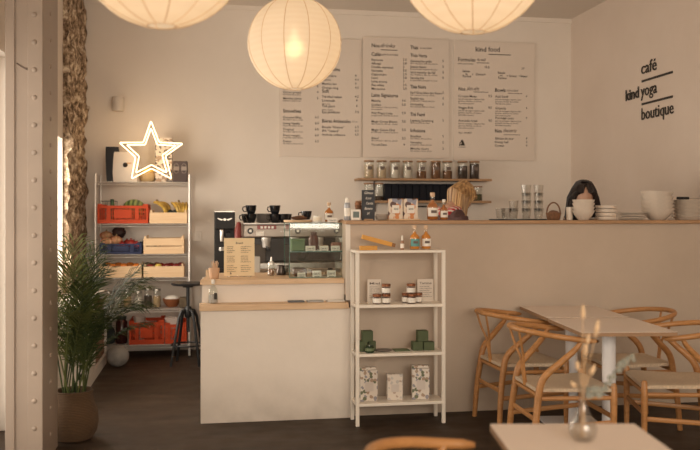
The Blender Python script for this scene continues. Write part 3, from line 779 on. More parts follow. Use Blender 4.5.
# top tier
z1 = dz[0]
def bag(u0,u1,v0,Y,label,mt,z,dp=.09,lean=0,name='paper_bag',cat='bag'):
    x0,x1 = span(u0,u1,Y); h = ZV(u0,v0,Y)-z; w=(x1-x0)/2
    t = thing(name,label,cat,((x0+x1)/2,Y+dp/2,z))
    m = MB(); vs=[]; n=7
    prof=[(0,1,1),(.06,1.03,1.05),(.35,1.05,1.0),(.7,1.0,.75),(.9,.96,.35),(1,.92,.14)]
    for q,a,b in prof:
        for sx,sy in ((-1,-1),(0,-1.08),(1,-1),(1.0,0),(1,1),(0,1.08),(-1,1),(-1.0,0)):
            vs.append((sx*w*a+lean*q*h*.2*1, sy*dp/2*b, q*h+.001))
    fs=[]
    for i in range(len(prof)-1):
        for k in range(8): fs.append((i*8+k,i*8+(k+1)%8,(i+1)*8+(k+1)%8,(i+1)*8+k))
    fs.append(tuple(range(7,-1,-1))); fs.append(tuple((len(prof)-1)*8+k for k in range(8)))
    m.add(vs,fs).build('bag_body',mt,t,True)
    return t,w,h
t,w,h = bag(107,121,146.5,8.99,'black paper bag leaning behind the white bag on the top tier',mat('black_paper',(.02,.022,.028),.6),z1,.08,-.3)
t,w,h = bag(113.5,137,151.5,8.84,'white paper bag with a round dark emblem on the top tier',mat('white_kraft',(.70,.62,.54),.7),z1,.09,-.1)
m = MB(); m.lathe([(.024,0),(.024,.002),(.014,.002),(.014,0)],24,M=Matrix.Translation((0,-.0465,h*.56))@Matrix.Rotation(PI/2,4,'X')).box(-.010,.010,-.0485,-.0465,h*.56+.002,h*.56+.008).box(-.003,.003,-.0485,-.0465,h*.56-.010,h*.56+.002); m.build('emblem',INK,t)
MB().box(.015,.06,-.0475,-.046,h*.60,h*.64).build('sticker',mat('tan_sticker',(.6,.38,.2),.6),t)
o = MB().bbox(-.065,.065,-.03,.03,0,.31,.004).build('cardboard_box', mat('tan_card',(.52,.36,.22),.8)); o.location=(XU(114,9.115),9.115,z1+.001); tag(o,'upright tan cardboard box behind the black bag on the top tier','box')
t = thing('yellow_tub','round wicker tub with a yellow lid behind the neon star','tub',(XU(147.5,8.99),8.99,z1))
MB().lathe([(.055,.001),(.075,.02),(.085,.06),(.075,.10),(.06,.11)],24).build('tub_body',mat('tub_straw',(.58,.42,.22),.8,noise=.3,scale=60,stretch=(1,1,6)),t,True)
MB().ball((0,0,.115),.066,.066,.035,20,10).build('lid',mat('yellow_lid',(.80,.52,.10),.5),t,True)
PATT = speckle('black_white_print',(.68,.60,.52),[(.05,.045,.045),(.12,.10,.09),(.35,.25,.18)],42,.6)
for i in range(2):
    z = z1+.001+i*.231
    o = MB().bbox(-.085,.085,-.06,.06,0,.23,.004).build('patterned_tin', PATT); o.location=(XU(163.8,8.98),8.98,z); tag(o,('lower' if i==0 else 'upper')+' of two stacked black and white patterned boxes behind the neon star','box','patterned boxes behind the star')
t = thing('dark_tin_box','dark brown square tin with two pale labels at the right end of the top tier','tin',(XU(180.3,8.9),8.9,z1))
MB().bbox(-.075,.075,-.06,.06,.001,.215,.008).build('tin_body',mat('dark_brown_tin',(.07,.045,.04),.5),t)
m=MB()
for xx in (-.038,.038):
    m.bbox(xx-.026,xx+.026,-.063,-.0605,.12,.16,.001)
    m.tube([(xx+.026*math.cos(a),-.0615,.14+.05*math.sin(a)) for a in [i*PI/6 for i in range(13)]],.0025,5)
m.build('label_plate',mat('dusty_label',(.32,.26,.22),.6),t)
# neon star
def star():
    Y=8.745
    t = thing('neon_star','glowing warm white double outlined neon star on top of the wire rack','lamp',(XU(151,Y),Y,z1))
    def pts(us):
        return [(XU(u,Y)-t.location.x,0,ZV(u,v,Y)-z1) for u,v in us]
    outer=[(151,121),(159.2,142.3),(183,143.5),(165.5,156),(171.5,178.8),(151.5,168.5),(131.5,178.8),(135.5,157.2),(119.3,142.6),(143.3,142.5)]
    cx,cy=151.2,152.5
    inner=[(cx+(u-cx)*.77,cy+(v-cy)*.77) for u,v in outer]
    NE = emit('neon_glow',(1,.74,.44),3.2)
    for us,nm in ((outer,'outer_tube'),(inner,'inner_tube')):
        p=pts(us); q=[]
        n=len(p)
        for i in range(n):
            a,b=Vector(p[i]),Vector(p[(i+1)%n])
            for k in (.04,.5,.96): q.append(a.lerp(b,k))
        q.append(q[0])
        MB().tube(q,.0052,8).build(nm,NE,t,True)
    # clear carrier behind
    MB().prism([((XU(u,Y)-t.location.x)*.97,(ZV(cx+(u-cx),v,Y)-z1)*.97+.004) for u,v in outer],.012,.016).build('clear_backing',thin_glass('acrylic',(.97,.97,.96),1.3),t)
    MB().tube([(.1,.012,.02),(.14,.05,-.02),(.16,.1,-.03)],.003,6).build('cable',WHITE,t)
    for dx,dz_ in ((0,.45),(-.12,.2),(.12,.2)):
        ld=bpy.data.lights.new('star_light','POINT'); ld.energy=1.7; ld.color=(1,.68,.36); ld.shadow_soft_size=.22
        lo=bpy.data.objects.new('star_light',ld); COL.objects.link(lo); lo.parent=t; lo.location=(dx,.12,dz_)
star()

# ================= stool, sack ball, cabinet =================
def stool():
    X, Y = XU(188,8.22), 8.22
    t = thing('bar_stool','black metal adjustable stool with round seat, left of the service counter','stool',(X,Y,0),.25)
    hs = ZV(188,282.5,Y)
    MB().lathe([(.0,hs-.028),(.14,hs-.026),(.158,hs-.018),(.16,hs-.008),(.15,hs),(0,hs-.003)],32).build('seat',BLACK,t,True)
    MB().tube([(0,0,.32),(0,0,hs-.02)],.016,10).lathe([(.05,0),(.05,.012),(.018,.02)],14,c=(0,0,hs-.045)).build('screw_post',BLACK,t,True)
    MB().lathe([(.028,.0),(.034,.01),(.034,.09),(.028,.10)],14,c=(0,0,.46)).build('hub',BLACK,t,True)
    for k in range(4):
        a=k*PI/2+.35; c,s=math.cos(a),math.sin(a)
        MB().tube([(c*.03,s*.03,.53),(c*.07,s*.07,.52),(c*.10,s*.10,.46),(c*.19,s*.19,.012)],[.013,.014,.014,.013],8).build('leg',BLACK,t,True)
        
    MB().tube([(.152*math.cos(2*PI*k/28),.152*math.sin(2*PI*k/28),.20) for k in range(29)],.008,6).build('foot_ring',BLACK,t,True)
stool()
r=.105
o = MB().ball((0,0,0),r,r,r*.97,32,20,jit=.012).build('round_pouf',mat('grey_stone_fabric',(.34,.31,.28),.9,noise=.35,scale=9,bump=.3),None,True); o.location=(XU(117.7,8.27),8.27,r*.97); tag(o,'round pale grey ball shaped pouf on the floor before the wire rack','pouf')
def bench():
    x1=XU(107,8.5); x0=XL+.005; y0,y1=6.9,8.5; h=.72
    t=thing('storage_bench','low white storage bench along the left wall behind the potted palm','cabinet',(x0,y0,0))
    M=Matrix.Translation((-x0,-y0,0)); 
    WB=mat('bench_white',(.62,.55,.48),.6)
    MB().box(x0,x1-.004,y0,y1,0,.09,M).build('plinth',WB,t)
    MB().bbox(x0,x1,y0,y1,h-.03,h,.002,M).build('top_board',WB,t)
    for a,b in ((y0,y0+.02),(7.62,7.64),(y1-.02,y1)): MB().box(x0,x1-.002,a,b,.09,h-.03,M).build('divider',WB,t)
    MB().box(x0,x0+.012,y0+.02,y1-.02,.09,h-.03,M).build('back_panel',WB,t)
    MB().bbox(x1-.018,x1-.002,y0+.02,7.61,.1,h-.035,.002,M).build('door',WB,t)
    BW=woodmat('brown_crate_wood',(.26,.13,.065),(.15,.07,.035),.7)
    for i,zz in enumerate((.092,.372)):
        t=thing('slatted_crate','brown slatted wooden crate in the white bench, '+('lower' if i==0 else 'upper')+' of two','crate',(x1-.16,8.07,zz),0,'brown slatted crates in the bench')
        for sg in (-1,1):
            m=MB()
            for q in range(4): m.bbox(sg*.135-.006,sg*.135+.006,-.38,.38,.012+q*.064,.062+q*.064,.002)
            m.build('long_side',BW,t)
            m=MB()
            for q in range(4): m.bbox(-.128,.128,sg*.38-.008 if sg<0 else .365,.38*sg+.008 if sg>0 else -.365,.012+q*.064,.062+q*.064,.002)
            m.build('end_side',BW,t)
        MB().box(-.128,.128,-.37,.37,0.001,.011).build('base_board',BW,t)
bench()

# ================= potted palm =================
def palm():
    X,Y=XU(74,5.63),5.63
    t=thing('potted_palm','bushy green palm in a belly shaped woven basket beside the steel column','plant',(X,Y,0))
    WK,n,l,b=nt('woven_seagrass')
    tc=n.new('ShaderNodeTexCoord'); w=n.new('ShaderNodeTexWave'); w.bands_direction='Z'; w.inputs['Scale'].default_value=34; w.inputs['Distortion'].default_value=3; w.inputs['Detail'].default_value=2
    l.new(tc.outputs['Object'],w.inputs[0]); r_=n.new('ShaderNodeValToRGB'); r_.color_ramp.elements[0].color=(.07,.035,.014,1); r_.color_ramp.elements[1].color=(.125,.068,.030,1)
    l.new(w.outputs[0],r_.inputs[0]); l.new(r_.outputs[0],b.inputs['Base Color']); b.inputs['Roughness'].default_value=.85
    bp=n.new('ShaderNodeBump'); bp.inputs['Strength'].default_value=.6; bp.inputs['Distance'].default_value=.006; l.new(w.outputs[0],bp.inputs['Height']); l.new(bp.outputs[0],b.inputs['Normal'])
    MB().lathe([(.09,0),(.115,.008),(.140,.05),(.152,.11),(.147,.18),(.125,.24),(.116,.30),(.121,.315),(.110,.315),(.106,.30),(.110,.26),(.09,.25)],36).build('basket',WK,t,True)
    MB().lathe([(.001,.275),(.06,.285),(.107,.27)],24,caps=False).build('soil',mat('soil',(.03,.02,.013),.95,noise=.5,scale=40),t,True)
    LF=mat('palm_leaf',(.048,.062,.016),.65,spec=.2,noise=.55,scale=6,col2=(.022,.034,.010)); LF2=mat('palm_leaf_light',(.10,.11,.03),.65,spec=.2,noise=.4,scale=6)
    rnd=random.Random(11)
    def leaf_frond(az,length,lean,droop,mt,base):
        m=MB(); N=22; pts=[]
        h=Vector((math.cos(az),math.sin(az),0)); side=Vector((-math.sin(az),math.cos(az),0))
        p=Vector((base[0],base[1],.26)); ang=PI/2-lean; 
        for i in range(N+1):
            pts.append(p.copy()); p=p+(h*math.cos(ang)+Vector((0,0,1))*math.sin(ang))*(length/N)
            ang-=droop*(i/N)**1.3*2.2/N
        if min((q.x+X) for q in pts)<XL+.06 : 
            for q in pts: q.x=max(q.x,XL+.05-X)
        m.tube(pts,[.0045*(1-.8*i/N)+.001 for i in range(N+1)],5)
        for i in range(int(N*.36),N+1):
            q=i/N; d=(pts[min(i+1,N)]-pts[i-1]).normalized()
            Ll=length*.30*math.sin(PI*min(1,(q-.22)/.85))**.7+.03
            for sg in (-1,1):
                for off in (0,.5)[:2 if i%2 else 1]:
                    c=pts[i] if off==0 else (pts[i]+pts[i-1])/2
                    dirv=(d*(.75+.5*q)+side*sg*1.0+Vector((0,0,rnd.uniform(-.10,.22)))).normalized()
                    L_=Ll*rnd.uniform(.8,1.1)
                    wv=d.cross(dirv).cross(dirv).normalized()*(.0052)
                    mid=c+dirv*L_*.5+Vector((0,0,.01)); tip=c+dirv*L_*.98+Vector((0,0,-.22*L_))
                    if tip.x+X<XL+.02: continue
                    ins=(tip.x+X<-.88 and tip.y+Y<5.5)
                    if ins: continue
                    up=Vector((0,0,.002))
                    m.add([c-wv*.4,c+wv*.4,mid+wv,mid-wv,tip,mid+up*1.5],[(0,1,2,5),(0,5,3),(3,5,4),(5,2,4)])
        m.build('frond',mt,t)
    specs=[]
    for k in range(17):
        az=rnd.uniform(-1.6,2.6)
        specs.append((az,rnd.uniform(.55,1.0),rnd.uniform(.04,.30),rnd.uniform(.5,1.3)))
    specs+= [(.1,.80,.30,1.6),(.5,.86,.22,1.5),(-.3,.78,.35,1.4),(.2,.9,.16,1.5),(1.3,1.0,.06,.4),(.9,.95,.05,.5),(.0,.70,.55,1.2)]
    for i,(az,ln,le,dr) in enumerate(specs):
        a=rnd.uniform(0,2*PI); b_=(.06*math.cos(a),.06*math.sin(a))
        leaf_frond(az,ln,le,dr,LF if i%3 else LF2,b_)
palm()

# ================= coffee gear =================
BY0=7.55
def grinder():
    Y=7.55; x0,x1=span(214.5,235,Y); h=ZV(225,211,Y)-BCZ
    t=thing('coffee_grinder','tall black coffee grinder left of the espresso machine','grinder',((x0+x1)/2,Y+.12,BCZ)); w=(x1-x0)/2
    MB().bbox(-w,w,.0,.14,.001,h,.006).bbox(-w,w,-.12,.0,.001,.05,.006).bbox(-w,w,-.12,.0,h-.16,h,.008).build('body',DARKP,t)
    MB().bbox(-w-.001,w+.001,-.123,-.10,h-.012,h+.004,.003).build('top_plate',STEEL,t)
    text=MB(); 
    for a in (-1,1):
        text.prism([(a*.012,h-.075),(a*.06,h-.06),(a*.065,h-.068),(a*.03,h-.085)],-.1225,-.12)
    text.lathe([(.012,0),(.012,.003),(0,.003)],16,M=Matrix.Translation((0,-.12,h-.075))@Matrix.Rotation(PI/2,4,'X')).build('winged_badge',STEEL,t)
    MB().lathe([(.018,0),(.022,.02),(.022,.10),(.03,.11),(0,.11)],16,c=(-.02,-.06,h-.27)).build('chute',STEEL,t,True)
    MB().tube([(.03,-.05,h-.20),(.03,-.11,h-.21)],.02,12).build('dial',BLACK,t,True)
    MB().tube([(-.02,-.06,h-.33),(-.04,-.12,h-.34)],.012,10).lathe([(.026,0),(.03,.01),(.03,.028),(.026,.03)],18,c=(-.02,-.05,h-.35)).build('portafilter_fork',CHROME,t,True)
grinder()
t=thing('red_funnel','dark red cone shaped cover behind the menu sheet, beside the grinder','funnel',(XU(238.8,8.12),8.12,BCZ))
MB().lathe([(.06,.001),(.062,.01),(.060,.26),(.045,.37),(.018,.455),(0,.46)],24).build('cone',mat('dark_red',(.20,.025,.018),.5),t,True)
MB().lathe([(.068,0.0),(.068,.012),(.062,.014)],24).build('base_ring',BLACK,t,True)
MXL,MXR=span(243.5,344,7.62)
def machine():
    X=(MXL+MXR)/2; w=(MXR-MXL)/2; top=ZV(290,223,7.62)-BCZ
    t=thing('espresso_machine','large steel espresso machine on the back counter with cups on top','coffee machine',(X,7.62,BCZ))
    PAN=mat('machine_panel',(.32,.27,.23),.4,.7)
    MB().bbox(-w,w,.10,.55,.10,top-.13,.01).build('body',mat('machine_dark',(.055,.045,.040),.4,.3),t)
    MB().bbox(-w,w,-.02,.55,top-.13,top-.012,.012).build('upper_panel',PAN,t)
    MB().bbox(-w-.004,w+.004,-.03,.56,top-.012,top,.003).build('cup_rail_top',STEEL,t)
    MB().bbox(-w+.01,w-.01,-.06,.30,.045,.10,.006).build('drip_tray',STEEL,t)
    for a in (-1,1):
        for b in (.0,.45): MB().lathe([(.03,0.001),(.022,.012),(.02,.045),(.0,.045)],14,c=(a*(w-.06),b,0)).build('foot',BLACK,t,True)
    RX=Matrix.Rotation(PI/2,4,'X')
    for xx in (-w+.06,w-.07,-.02+.05):
        o=MB().lathe([(.026,0),(.026,.012),(.022,.016),(0,.016)],20,M=Matrix.Translation((xx,-.02,top-.07))@RX).build('gauge',BLACK,t,True)
        MB().lathe([(.014,0),(.013,.003),(0,.003)],16,M=Matrix.Translation((xx,-.036,top-.07))@RX).build('gauge_face',LBL,o,True)
    MB().bbox(-w+.12,-w+.29,-.03,-.02,top-.055,top-.02,.002).build('display',mat('display_red',(.22,.02,.015),.3),t)
    text=MB()
    for i in range(4): text.box(-w+.15+i*.032,-w+.17+i*.032,-.032,-.030,top-.048,top-.028)
    text.build('display_digit',LBL,t)
    MB().bbox(-w+.11,-w+.18,-.027,-.02,top-.115,top-.075,.002).build('name_plate',LBL,t)
    for i in range(3): 
        for q in range(4): MB().lathe([(.007,0),(.006,.005),(0,.005)],10,M=Matrix.Translation((-.12+i*.16+q*.022,-.02,top-.075))@RX).build('button',STEEL,t,True)
    for xx in (-w*.55,0.0,w*.5):
        o=MB().lathe([(.034,0),(.038,.01),(.038,.05),(.045,.06),(.045,.09)],20,c=(xx,.03,top-.22)).build('group_head',CHROME,t,True)
        MB().tube([(xx,.0,top-.215),(xx+.01,-.08,top-.225),(xx+.015,-.16,top-.235)],[.010,.014,.013],10).build('portafilter_handle',BLACK,o,True)
    for a in (-1,1):
        MB().tube([(a*(w-.04),0,top-.14),(a*(w-.03),-.06,top-.2),(a*(w-.04),-.05,top-.33)],.006,8).build('steam_wand',CHROME,t,True)
    MB().bbox(-w+.10,-w+.20,.02,.09,.101,.26,.004).build('side_tin',mat('tin_brown',(.07,.05,.035),.5),t)
    return t.location.z+top
MT=machine()
# knock box/white canister right of the menu sheet
o=MB().bbox(-.035,.035,-.04,.04,0,.16,.006).build('milk_carton',mat('carton_cream',(.58,.52,.45),.6)); o.location=(XU(257,7.30+.17),7.26+.2,BCZ+.001)
o.location=(XU(256,7.46),7.46-.0,BCZ+.001); o.location.y=7.465; tag(o,'pale carton standing on the back counter right of the menu sheet','carton')
# cups on the machine
def cup_proto():
    t=thing('black_cup','x','cup',(0,0,0))
    MB().lathe([(.022,.001),(.026,.004),(.036,.03),(.041,.065),(.038,.065),(.033,.032),(.022,.008),(.001,.007)],20).build('bowl',BLKG,t,True)
    MB().tube([(.038,0,.055),(.058,0,.052),(.062,0,.035),(.052,0,.02),(.033,0,.02)],.0045,6).build('handle',BLKG,t,True)
    return t
CP=cup_proto(); first=True
def cup(u,Y,z,rz,label,s=1.25,group='black cups on the espresso machine'):
    global first
    o=CP if first else copy_tree(CP); first=False
    o.location=(XU(u,Y),Y,z); o.rotation_euler=(0,0,rz); o.scale=(s,s,s); o['label']=label; o['group']=group; return o
for (u,n,rz,lb) in ((251,2,PI*.9,'leftmost stack'),(275,2,PI,'tall middle stack'),(284,1,PI*.2,'pair beside the tall middle stack')):
    for i in range(n):
        cup(u,7.76,MT+.001+i*.078*(1 if n>1 else 1),rz+i*.4,'black cup on the espresso machine, %s of the %s'%(('lower','upper')[i] if n>1 else 'front one',lb))
cup(286.5,7.92,MT+.001,2.0,'black cup on the espresso machine at its right end, behind the front one')
cup(246.8,7.90,MT+.001,2.6,'single low black cup at the far left of the machine top')
cup(277,7.98,MT+.001,2.6,'single black cup behind the tall middle stack on the machine')
SAU=mat('grey_saucer',(.30,.26,.23),.4)
for i in range(7):
    o=MB().lathe([(.03,0),(.055,.003),(.078,.013),(.078,.016),(.054,.007),(0,.005)],28).build('saucer',SAU,None,True); o.location=(XU(264,7.82),7.82,MT+.001+i*.0115)
    tag(o,'grey saucer in the tall stack between the black cups','saucer','stacked saucers on the machine')

TZ=top_z
# sheet menu in stand
def sheet():
    Y=6.30; x0,x1=span(224,254.5,Y); w=(x1-x0)/2; h=ZV(239,238,Y)-TZ
    t=thing('menu_sheet','cream paper menu standing upright on the counter before the grinder','menu',((x0+x1)/2,Y,TZ))
    MB().bbox(-w,w,-.001,.001,.006,h,.0005).build('paper',mat('warm_paper',(.82,.64,.40),.8),t)
    MB().bbox(-w*.8,w*.8,-.03,.03,.0005,.008,.002).bbox(-w*.8,w*.8,.0015,.006,.008,.05,.001).build('stand',thin_glass('acrylic',(.97,.97,.96),1.3),t)
    m=MB(); k=K(239,Y)
    text_into(m,'Brunch',-3.5*k,h-6*k,3*k,7*k,.02,Matrix.Translation((0,-.0018,0)),depth=.0006)
    rn=random.Random(3)
    for c in (-1,1):
        for i in range(15):
            z=h-(9+i*1.9)*k
            x=-12.2*k if c<0 else 1.5*k
            wd=rn.uniform(5,10.5)*k
            if i%5==4: continue
            text_into(m,rn.choice(['pain grillé beurre','oeufs brouillés','salade de fruits','granola maison','jus pressé orange','café ou thé vert']),x,z,1.5*k,wd,.01,Matrix.Translation((0,-.0018,0)),depth=.0006)
    m.prism([(-9.5*k,2.6*k),(-7.5*k,2.6*k),(-8.5*k,5*k)],-.0024,-.0012)
    m.build('lettering',INKL,t)
sheet()
def straws():
    Y=6.16; t=thing('stirrer_cup','low paper cup of wooden stirrers at the left end of the counter','cup',(XU(214.2,Y),Y,TZ))
    MB().lathe([(.03,.001),(.032,.004),(.04,.075),(.037,.075),(.03,.008),(0,.006)],20).build('paper_cup',mat('tan_paper_cup',(.60,.38,.24),.8),t,True)
    rn=random.Random(5)
    for i in range(14):
        a=rn.uniform(0,2*PI); q=rn.uniform(0,.018)
        MB().tube([(q*math.cos(a)*.5,q*math.sin(a)*.5,.01),(q*1.9*math.cos(a),q*1.9*math.sin(a),.118+rn.uniform(-.01,.01))],.0022,5).build('stirrer',mat('stirrer_wood',(.68,.45,.28),.7),t)
straws()
def pump():
    Y=5.99; t=thing('glass_bottle','clear glass bottle with a pale stopper on the wooden ledge','bottle',(XU(213.2,Y),Y,ledge_z))
    MB().lathe([(.030,.001),(.033,.006),(.033,.085),(.026,.105),(.012,.12),(.011,.14),(.014,.142)],20).build('glass_body',GLASS,t,True)
    MB().lathe([(.029,.006),(.030,.02),(.030,.06),(.001,.062)],16).build('liquid',mat('clear_liquid',(.45,.42,.40),.2),t,True)
    MB().bbox(.005,.026,-.036,-.030,.03,.075,.002).build('label',INK,t)
    MB().lathe([(.011,.135),(.013,.145),(.012,.165),(0,.168)],14).build('stopper',LBL,t,True)
pump()
for i,(a,b,c,lb) in enumerate(((288,304,(.10,.10,.11),'dark grey'),(307,323,(.36,.35,.33),'mid grey'),(326.5,344,(.70,.66,.60),'white'))):
    Y=5.98; x0,x1=span(a,b,Y)
    o=MB().bbox(-(x1-x0)/2,(x1-x0)/2,-.035,.035,0,.010,.001).build('leaflet_stack',mat('leaflet_%s'%lb.replace(' ','_'),c,.6)); o.location=((x0+x1)/2,Y,ledge_z+.0005); tag(o,'low stack of %s cards lying on the wooden ledge'%lb,'leaflets','card stacks on the ledge')
def shaker():
    Y=6.35; t=thing('syrup_dispenser','small glass dispenser with a steel pump left of the display case','dispenser',(XU(271.3,Y),Y,TZ))
    MB().lathe([(.024,.001),(.027,.004),(.027,.075),(.022,.085)],18).build('glass_body',GLASS,t,True)
    MB().lathe([(.023,.004),(.024,.05),(.001,.052)],14).build('syrup',mat('amber_syrup',(.25,.13,.06),.3),t,True)
    MB().lathe([(.024,.083),(.024,.10),(.008,.11),(.006,.14),(0,.142)],16).build('cap',CHROME,t,True)
shaker()
t=thing('milk_pitcher','small dark steel pitcher beside the syrup dispenser','pitcher',(XU(281,6.42),6.42,TZ))
MB().lathe([(.033,.001),(.036,.006),(.036,.03),(.028,.06),(.030,.075),(.027,.075),(.025,.06),(.032,.03),(.001,.006)],20).build('pitcher_body',mat('dark_steel',(.10,.08,.07),.35,.8),t,True)
MB().tube([(.03,0,.065),(.055,0,.06),(.055,0,.03),(.034,0,.02)],.004,6).build('handle',STEEL,t,True)

# display case
def case():
    Y0,Y1=6.10,6.50; x0,x1=XU(289.5,Y0),XU(344.3,Y0); h=ZV(317,223,Y0)-TZ
    t=thing('display_case','glass pastry display case with green edges on the counter beside the bar','display case',((x0+x1)/2,Y0,TZ))
    w=(x1-x0)/2; d=Y1-Y0; g=.005
    zs=ZV(317,251.5,Y0)-TZ
    def pane(nm,*a):
        p=MB().box(*a).build(nm,GLASSG,t); return p
    pane('front_pane',-w+g,w-g,0,g,.004,h-g); pane('side_pane',-w,-w+g,g,d,.004,h-g); pane('side_pane',w-g,w,g,d,.004,h-g); pane('top_pane',-w,w,0,d,h-g,h); pane('middle_shelf',-w+g,w-g,g+.002,d-.02,zs-g,zs)
    e=MB(); q=.0022
    for xx in (-w,w): 
        e.box(xx-q,xx+q,-q,q,.002,h)
        e.box(xx-q,xx+q,d-q,d+q,.002,h)
        e.box(xx-q,xx+q,0,d,h-.001,h+.0015)
    e.box(-w,w,-q,q,h-q*2,h+.0015).box(-w,w,-q,q,zs-q*2,zs+q).box(-w,w,-q,q,.001,.006).box(-w,w,d-q,d+q,h-q*2,h+.001)
    e.build('glass_edge',GEDGE,t)
    MB().box(-w,w,0,d,.0005,.003).build('base_tray',OAKL,t)
    return x0,x1,Y0,zs,h
cx0,cx1,cY,czs,ch=case()
def card(u,v0,v1,Y,z,label,wpx=9):
    t=thing('price_card',label,'price card',(XU(u,Y),Y,z),0,'price cards in the display case'); k=K(u,Y)
    hh=(v1-v0)*k; ww=wpx*k/2
    M_=Matrix.Rotation(-.2,4,'X')
    MB().box(-ww,ww,0,.0012,.001,hh,M_).build('card_face',LBL,t)
    MB().bbox(-ww*.6,ww*.6,-.004,.02,0.0005,.004,.001).build('stand',INKL,t)
    m=MB(); text_into(m,'Cake 4,5',-ww*.75,hh*.35,hh*.45,ww*1.5,.01,M_@Matrix.Translation((0,-.0012,0)),depth=.0006); m.build('lettering',INKL,t)
Zm=TZ+czs+.001; Zb=TZ+.004
card(310.5,245,250.5,6.13,Zm,'price card on the middle glass shelf, nearest the green tin',10)
card(324,245,250.5,6.13,Zm,'price card on the middle glass shelf, centre one')
card(335.5,245,250.5,6.13,Zm,'price card on the middle glass shelf, nearest the bar')
card(301.5,275,279.5,6.13,Zb,'price card on the case floor before the brown cake',8)
card(317,273,279.5,6.13,Zb,'price card on the case floor, centre one',9)
card(331.5,273,279.5,6.13,Zb,'price card on the case floor, nearest the bar',9)
t=thing('green_tin','sage green tin at the left on the middle glass shelf','tin',(XU(297.5,6.25),6.25,Zm))
MB().bbox(-.05,.05,-.05,.05,0,.075,.006).build('tin_body',mat('sage_green',(.14,.22,.12),.6),t); MB().bbox(-.052,.052,-.052,.052,.075,.09,.004).build('lid',mat('sage_green',(.14,.22,.12)),t)
CAKE=mat('brown_cake',(.13,.055,.025),.85,noise=.5,scale=30,bump=.5); CAKE2=mat('golden_cake',(.42,.22,.09),.85,noise=.4,scale=30,bump=.5)
for u,yy,zz,mt,lb,s in ((299.5,6.27,Zb,CAKE,'dark brown loaf cake on the case floor at the left',(.048,.07,.06)),(317,6.28,Zb,CAKE2,'flat golden cake on the case floor in the middle',(.04,.06,.03)),(331,6.28,Zb,CAKE2,'golden loaf cake on the case floor nearest the bar',(.04,.06,.035)),(324,6.28,Zm,CAKE2,'golden muffin loaf on the middle shelf behind the centre card',(.032,.05,.04)),(336,6.27,Zm,mat('pink_cake',(.40,.17,.12),.8,noise=.2,scale=30),'pink glazed cake on the middle shelf nearest the bar',(.035,.05,.06))):
    o=MB().bbox(-s[0],s[0],-s[1],s[1],0,s[2],.014).build('loaf_cake',mt,None,True); o.location=(XU(u,yy),yy,zz); tag(o,lb,'cake','cakes in the display case')
t=thing('maroon_jar','tall maroon jar behind the cards on the middle glass shelf','jar',(XU(313.6,6.36),6.36,Zm))
MB().lathe([(.03,0),(.036,.01),(.038,.08),(.030,.11),(.0,.112)],22).build('jar_body',mat('maroon',(.15,.05,.04),.45),t,True); MB().lathe([(.022,.11),(.024,.115),(.024,.135),(0,.138)],18).build('lid',mat('maroon_dark',(.10,.035,.03),.5),t,True)
# on top of the case
Zt=TZ+ch+.002
t=thing('serving_board','round pale serving board with a dark pastry on top of the display case','board',(XU(298,6.30),6.30,Zt))
MB().lathe([(.095,.0),(.105,.004),(.108,.018),(.10,.02),(0,.018)],36).build('board_plate',OAKL,t,True)
t=thing('pastry','dark glazed pastry lying on the round serving board','pastry',(XU(299,6.28),6.28,Zt+.0195)); MB().ball((0,0,.014),.06,.04,.015,20,8,jit=.15).build('crust',CAKE,t,True); MB().ball((.01,0,.025),.03,.02,.008,12,6,jit=.2).build('topping',CAKE2,t,True)
cup(306.5,6.36,Zt+.021,PI*.9,'black cup standing on the round serving board on the display case',1.0,'black cups near the display case')
def tealight(): 
    t=thing('candle_jar','white labelled candle jar on the display case beside the serving board','candle',(XU(317.6,6.2),6.2,Zt))
    MB().lathe([(.028,.0),(.031,.004),(.031,.05),(.028,.052),(.027,.045),(0,.044)],22).build('jar_body',LBL,t,True); MB().lathe([(.0315,.012),(.0315,.038)],22,caps=False).build('label',PAPER,t,True); MB().tube([(0,0,.044),(0,0,.056)],.0015,5).build('wick',INK,t)
tealight()
AMB=mat('amber_drink',(.50,.17,.03),.15,coat=.6); TEAL=mat('teal_label',(.12,.32,.30),.6)
def bottle(u,Y,z,h,r,label,liq,lab,stop,lstrip=True,group=None):
    t=thing('drink_bottle',label,'bottle',(XU(u,Y),Y,z),0,group)
    MB().lathe([(r*.9,.0005),(r,.006),(r,h*.50),(r*.92,h*.57),(r*.45,h*.66),(r*.34,h*.70),(r*.34,h*.84),(r*.42,h*.85),(r*.42,h*.875)],24).build('glass_body',thin_glass('bottle_glass',(.97,.94,.88),1.45),t,True)
    MB().lathe([(r*.86,.006),(r*.93,.012),(r*.93,h*.49),(r*.85,h*.56),(r*.38,h*.655),(r*.28,h*.70),(r*.28,h*.74),(.0005,h*.741)],20).build('drink',liq,t,True)
    M_=None
    m=MB(); n=14
    vs=[];fs=[]
    for i in range(n+1):
        a=-PI/2-1.15+2.3*i/n
        for zz,rr in ((h*.14,r*1.012),(h*.45,r*1.012)): vs.append((rr*math.cos(a),rr*math.sin(a),zz))
        for zz,rr in ((h*.45,r*1.002),(h*.14,r*1.002)): vs.append((rr*math.cos(a),rr*math.sin(a),zz))
    for i in range(n):
        for k in range(4): fs.append((i*4+k,i*4+(k+1)%4,(i+1)*4+(k+1)%4,(i+1)*4+k))
    fs.append((0,1,2,3)); fs.append((n*4+3,n*4+2,n*4+1,n*4))
    m.add(vs,fs).build('label_wrap',lab,t)
    MB().bbox(-r*.5,r*.5,-r*1.05,-r*1.0,h*.26,h*.36,.0005).build('label_mark',INKL,t)
    MB().lathe([(r*.3,h*.84),(r*.3,h*.875),(r*.42,h*.876),(r*.44,h-.003),(r*.4,h),(0,h)],16).build('stopper',stop,t,True)
    return t
CORK=mat('cork_stopper',(.62,.42,.27),.7)
bottle(329,6.32,Zt,.15,.034,'amber bottle with a white label on top of the display case',AMB,LBL,CORK)
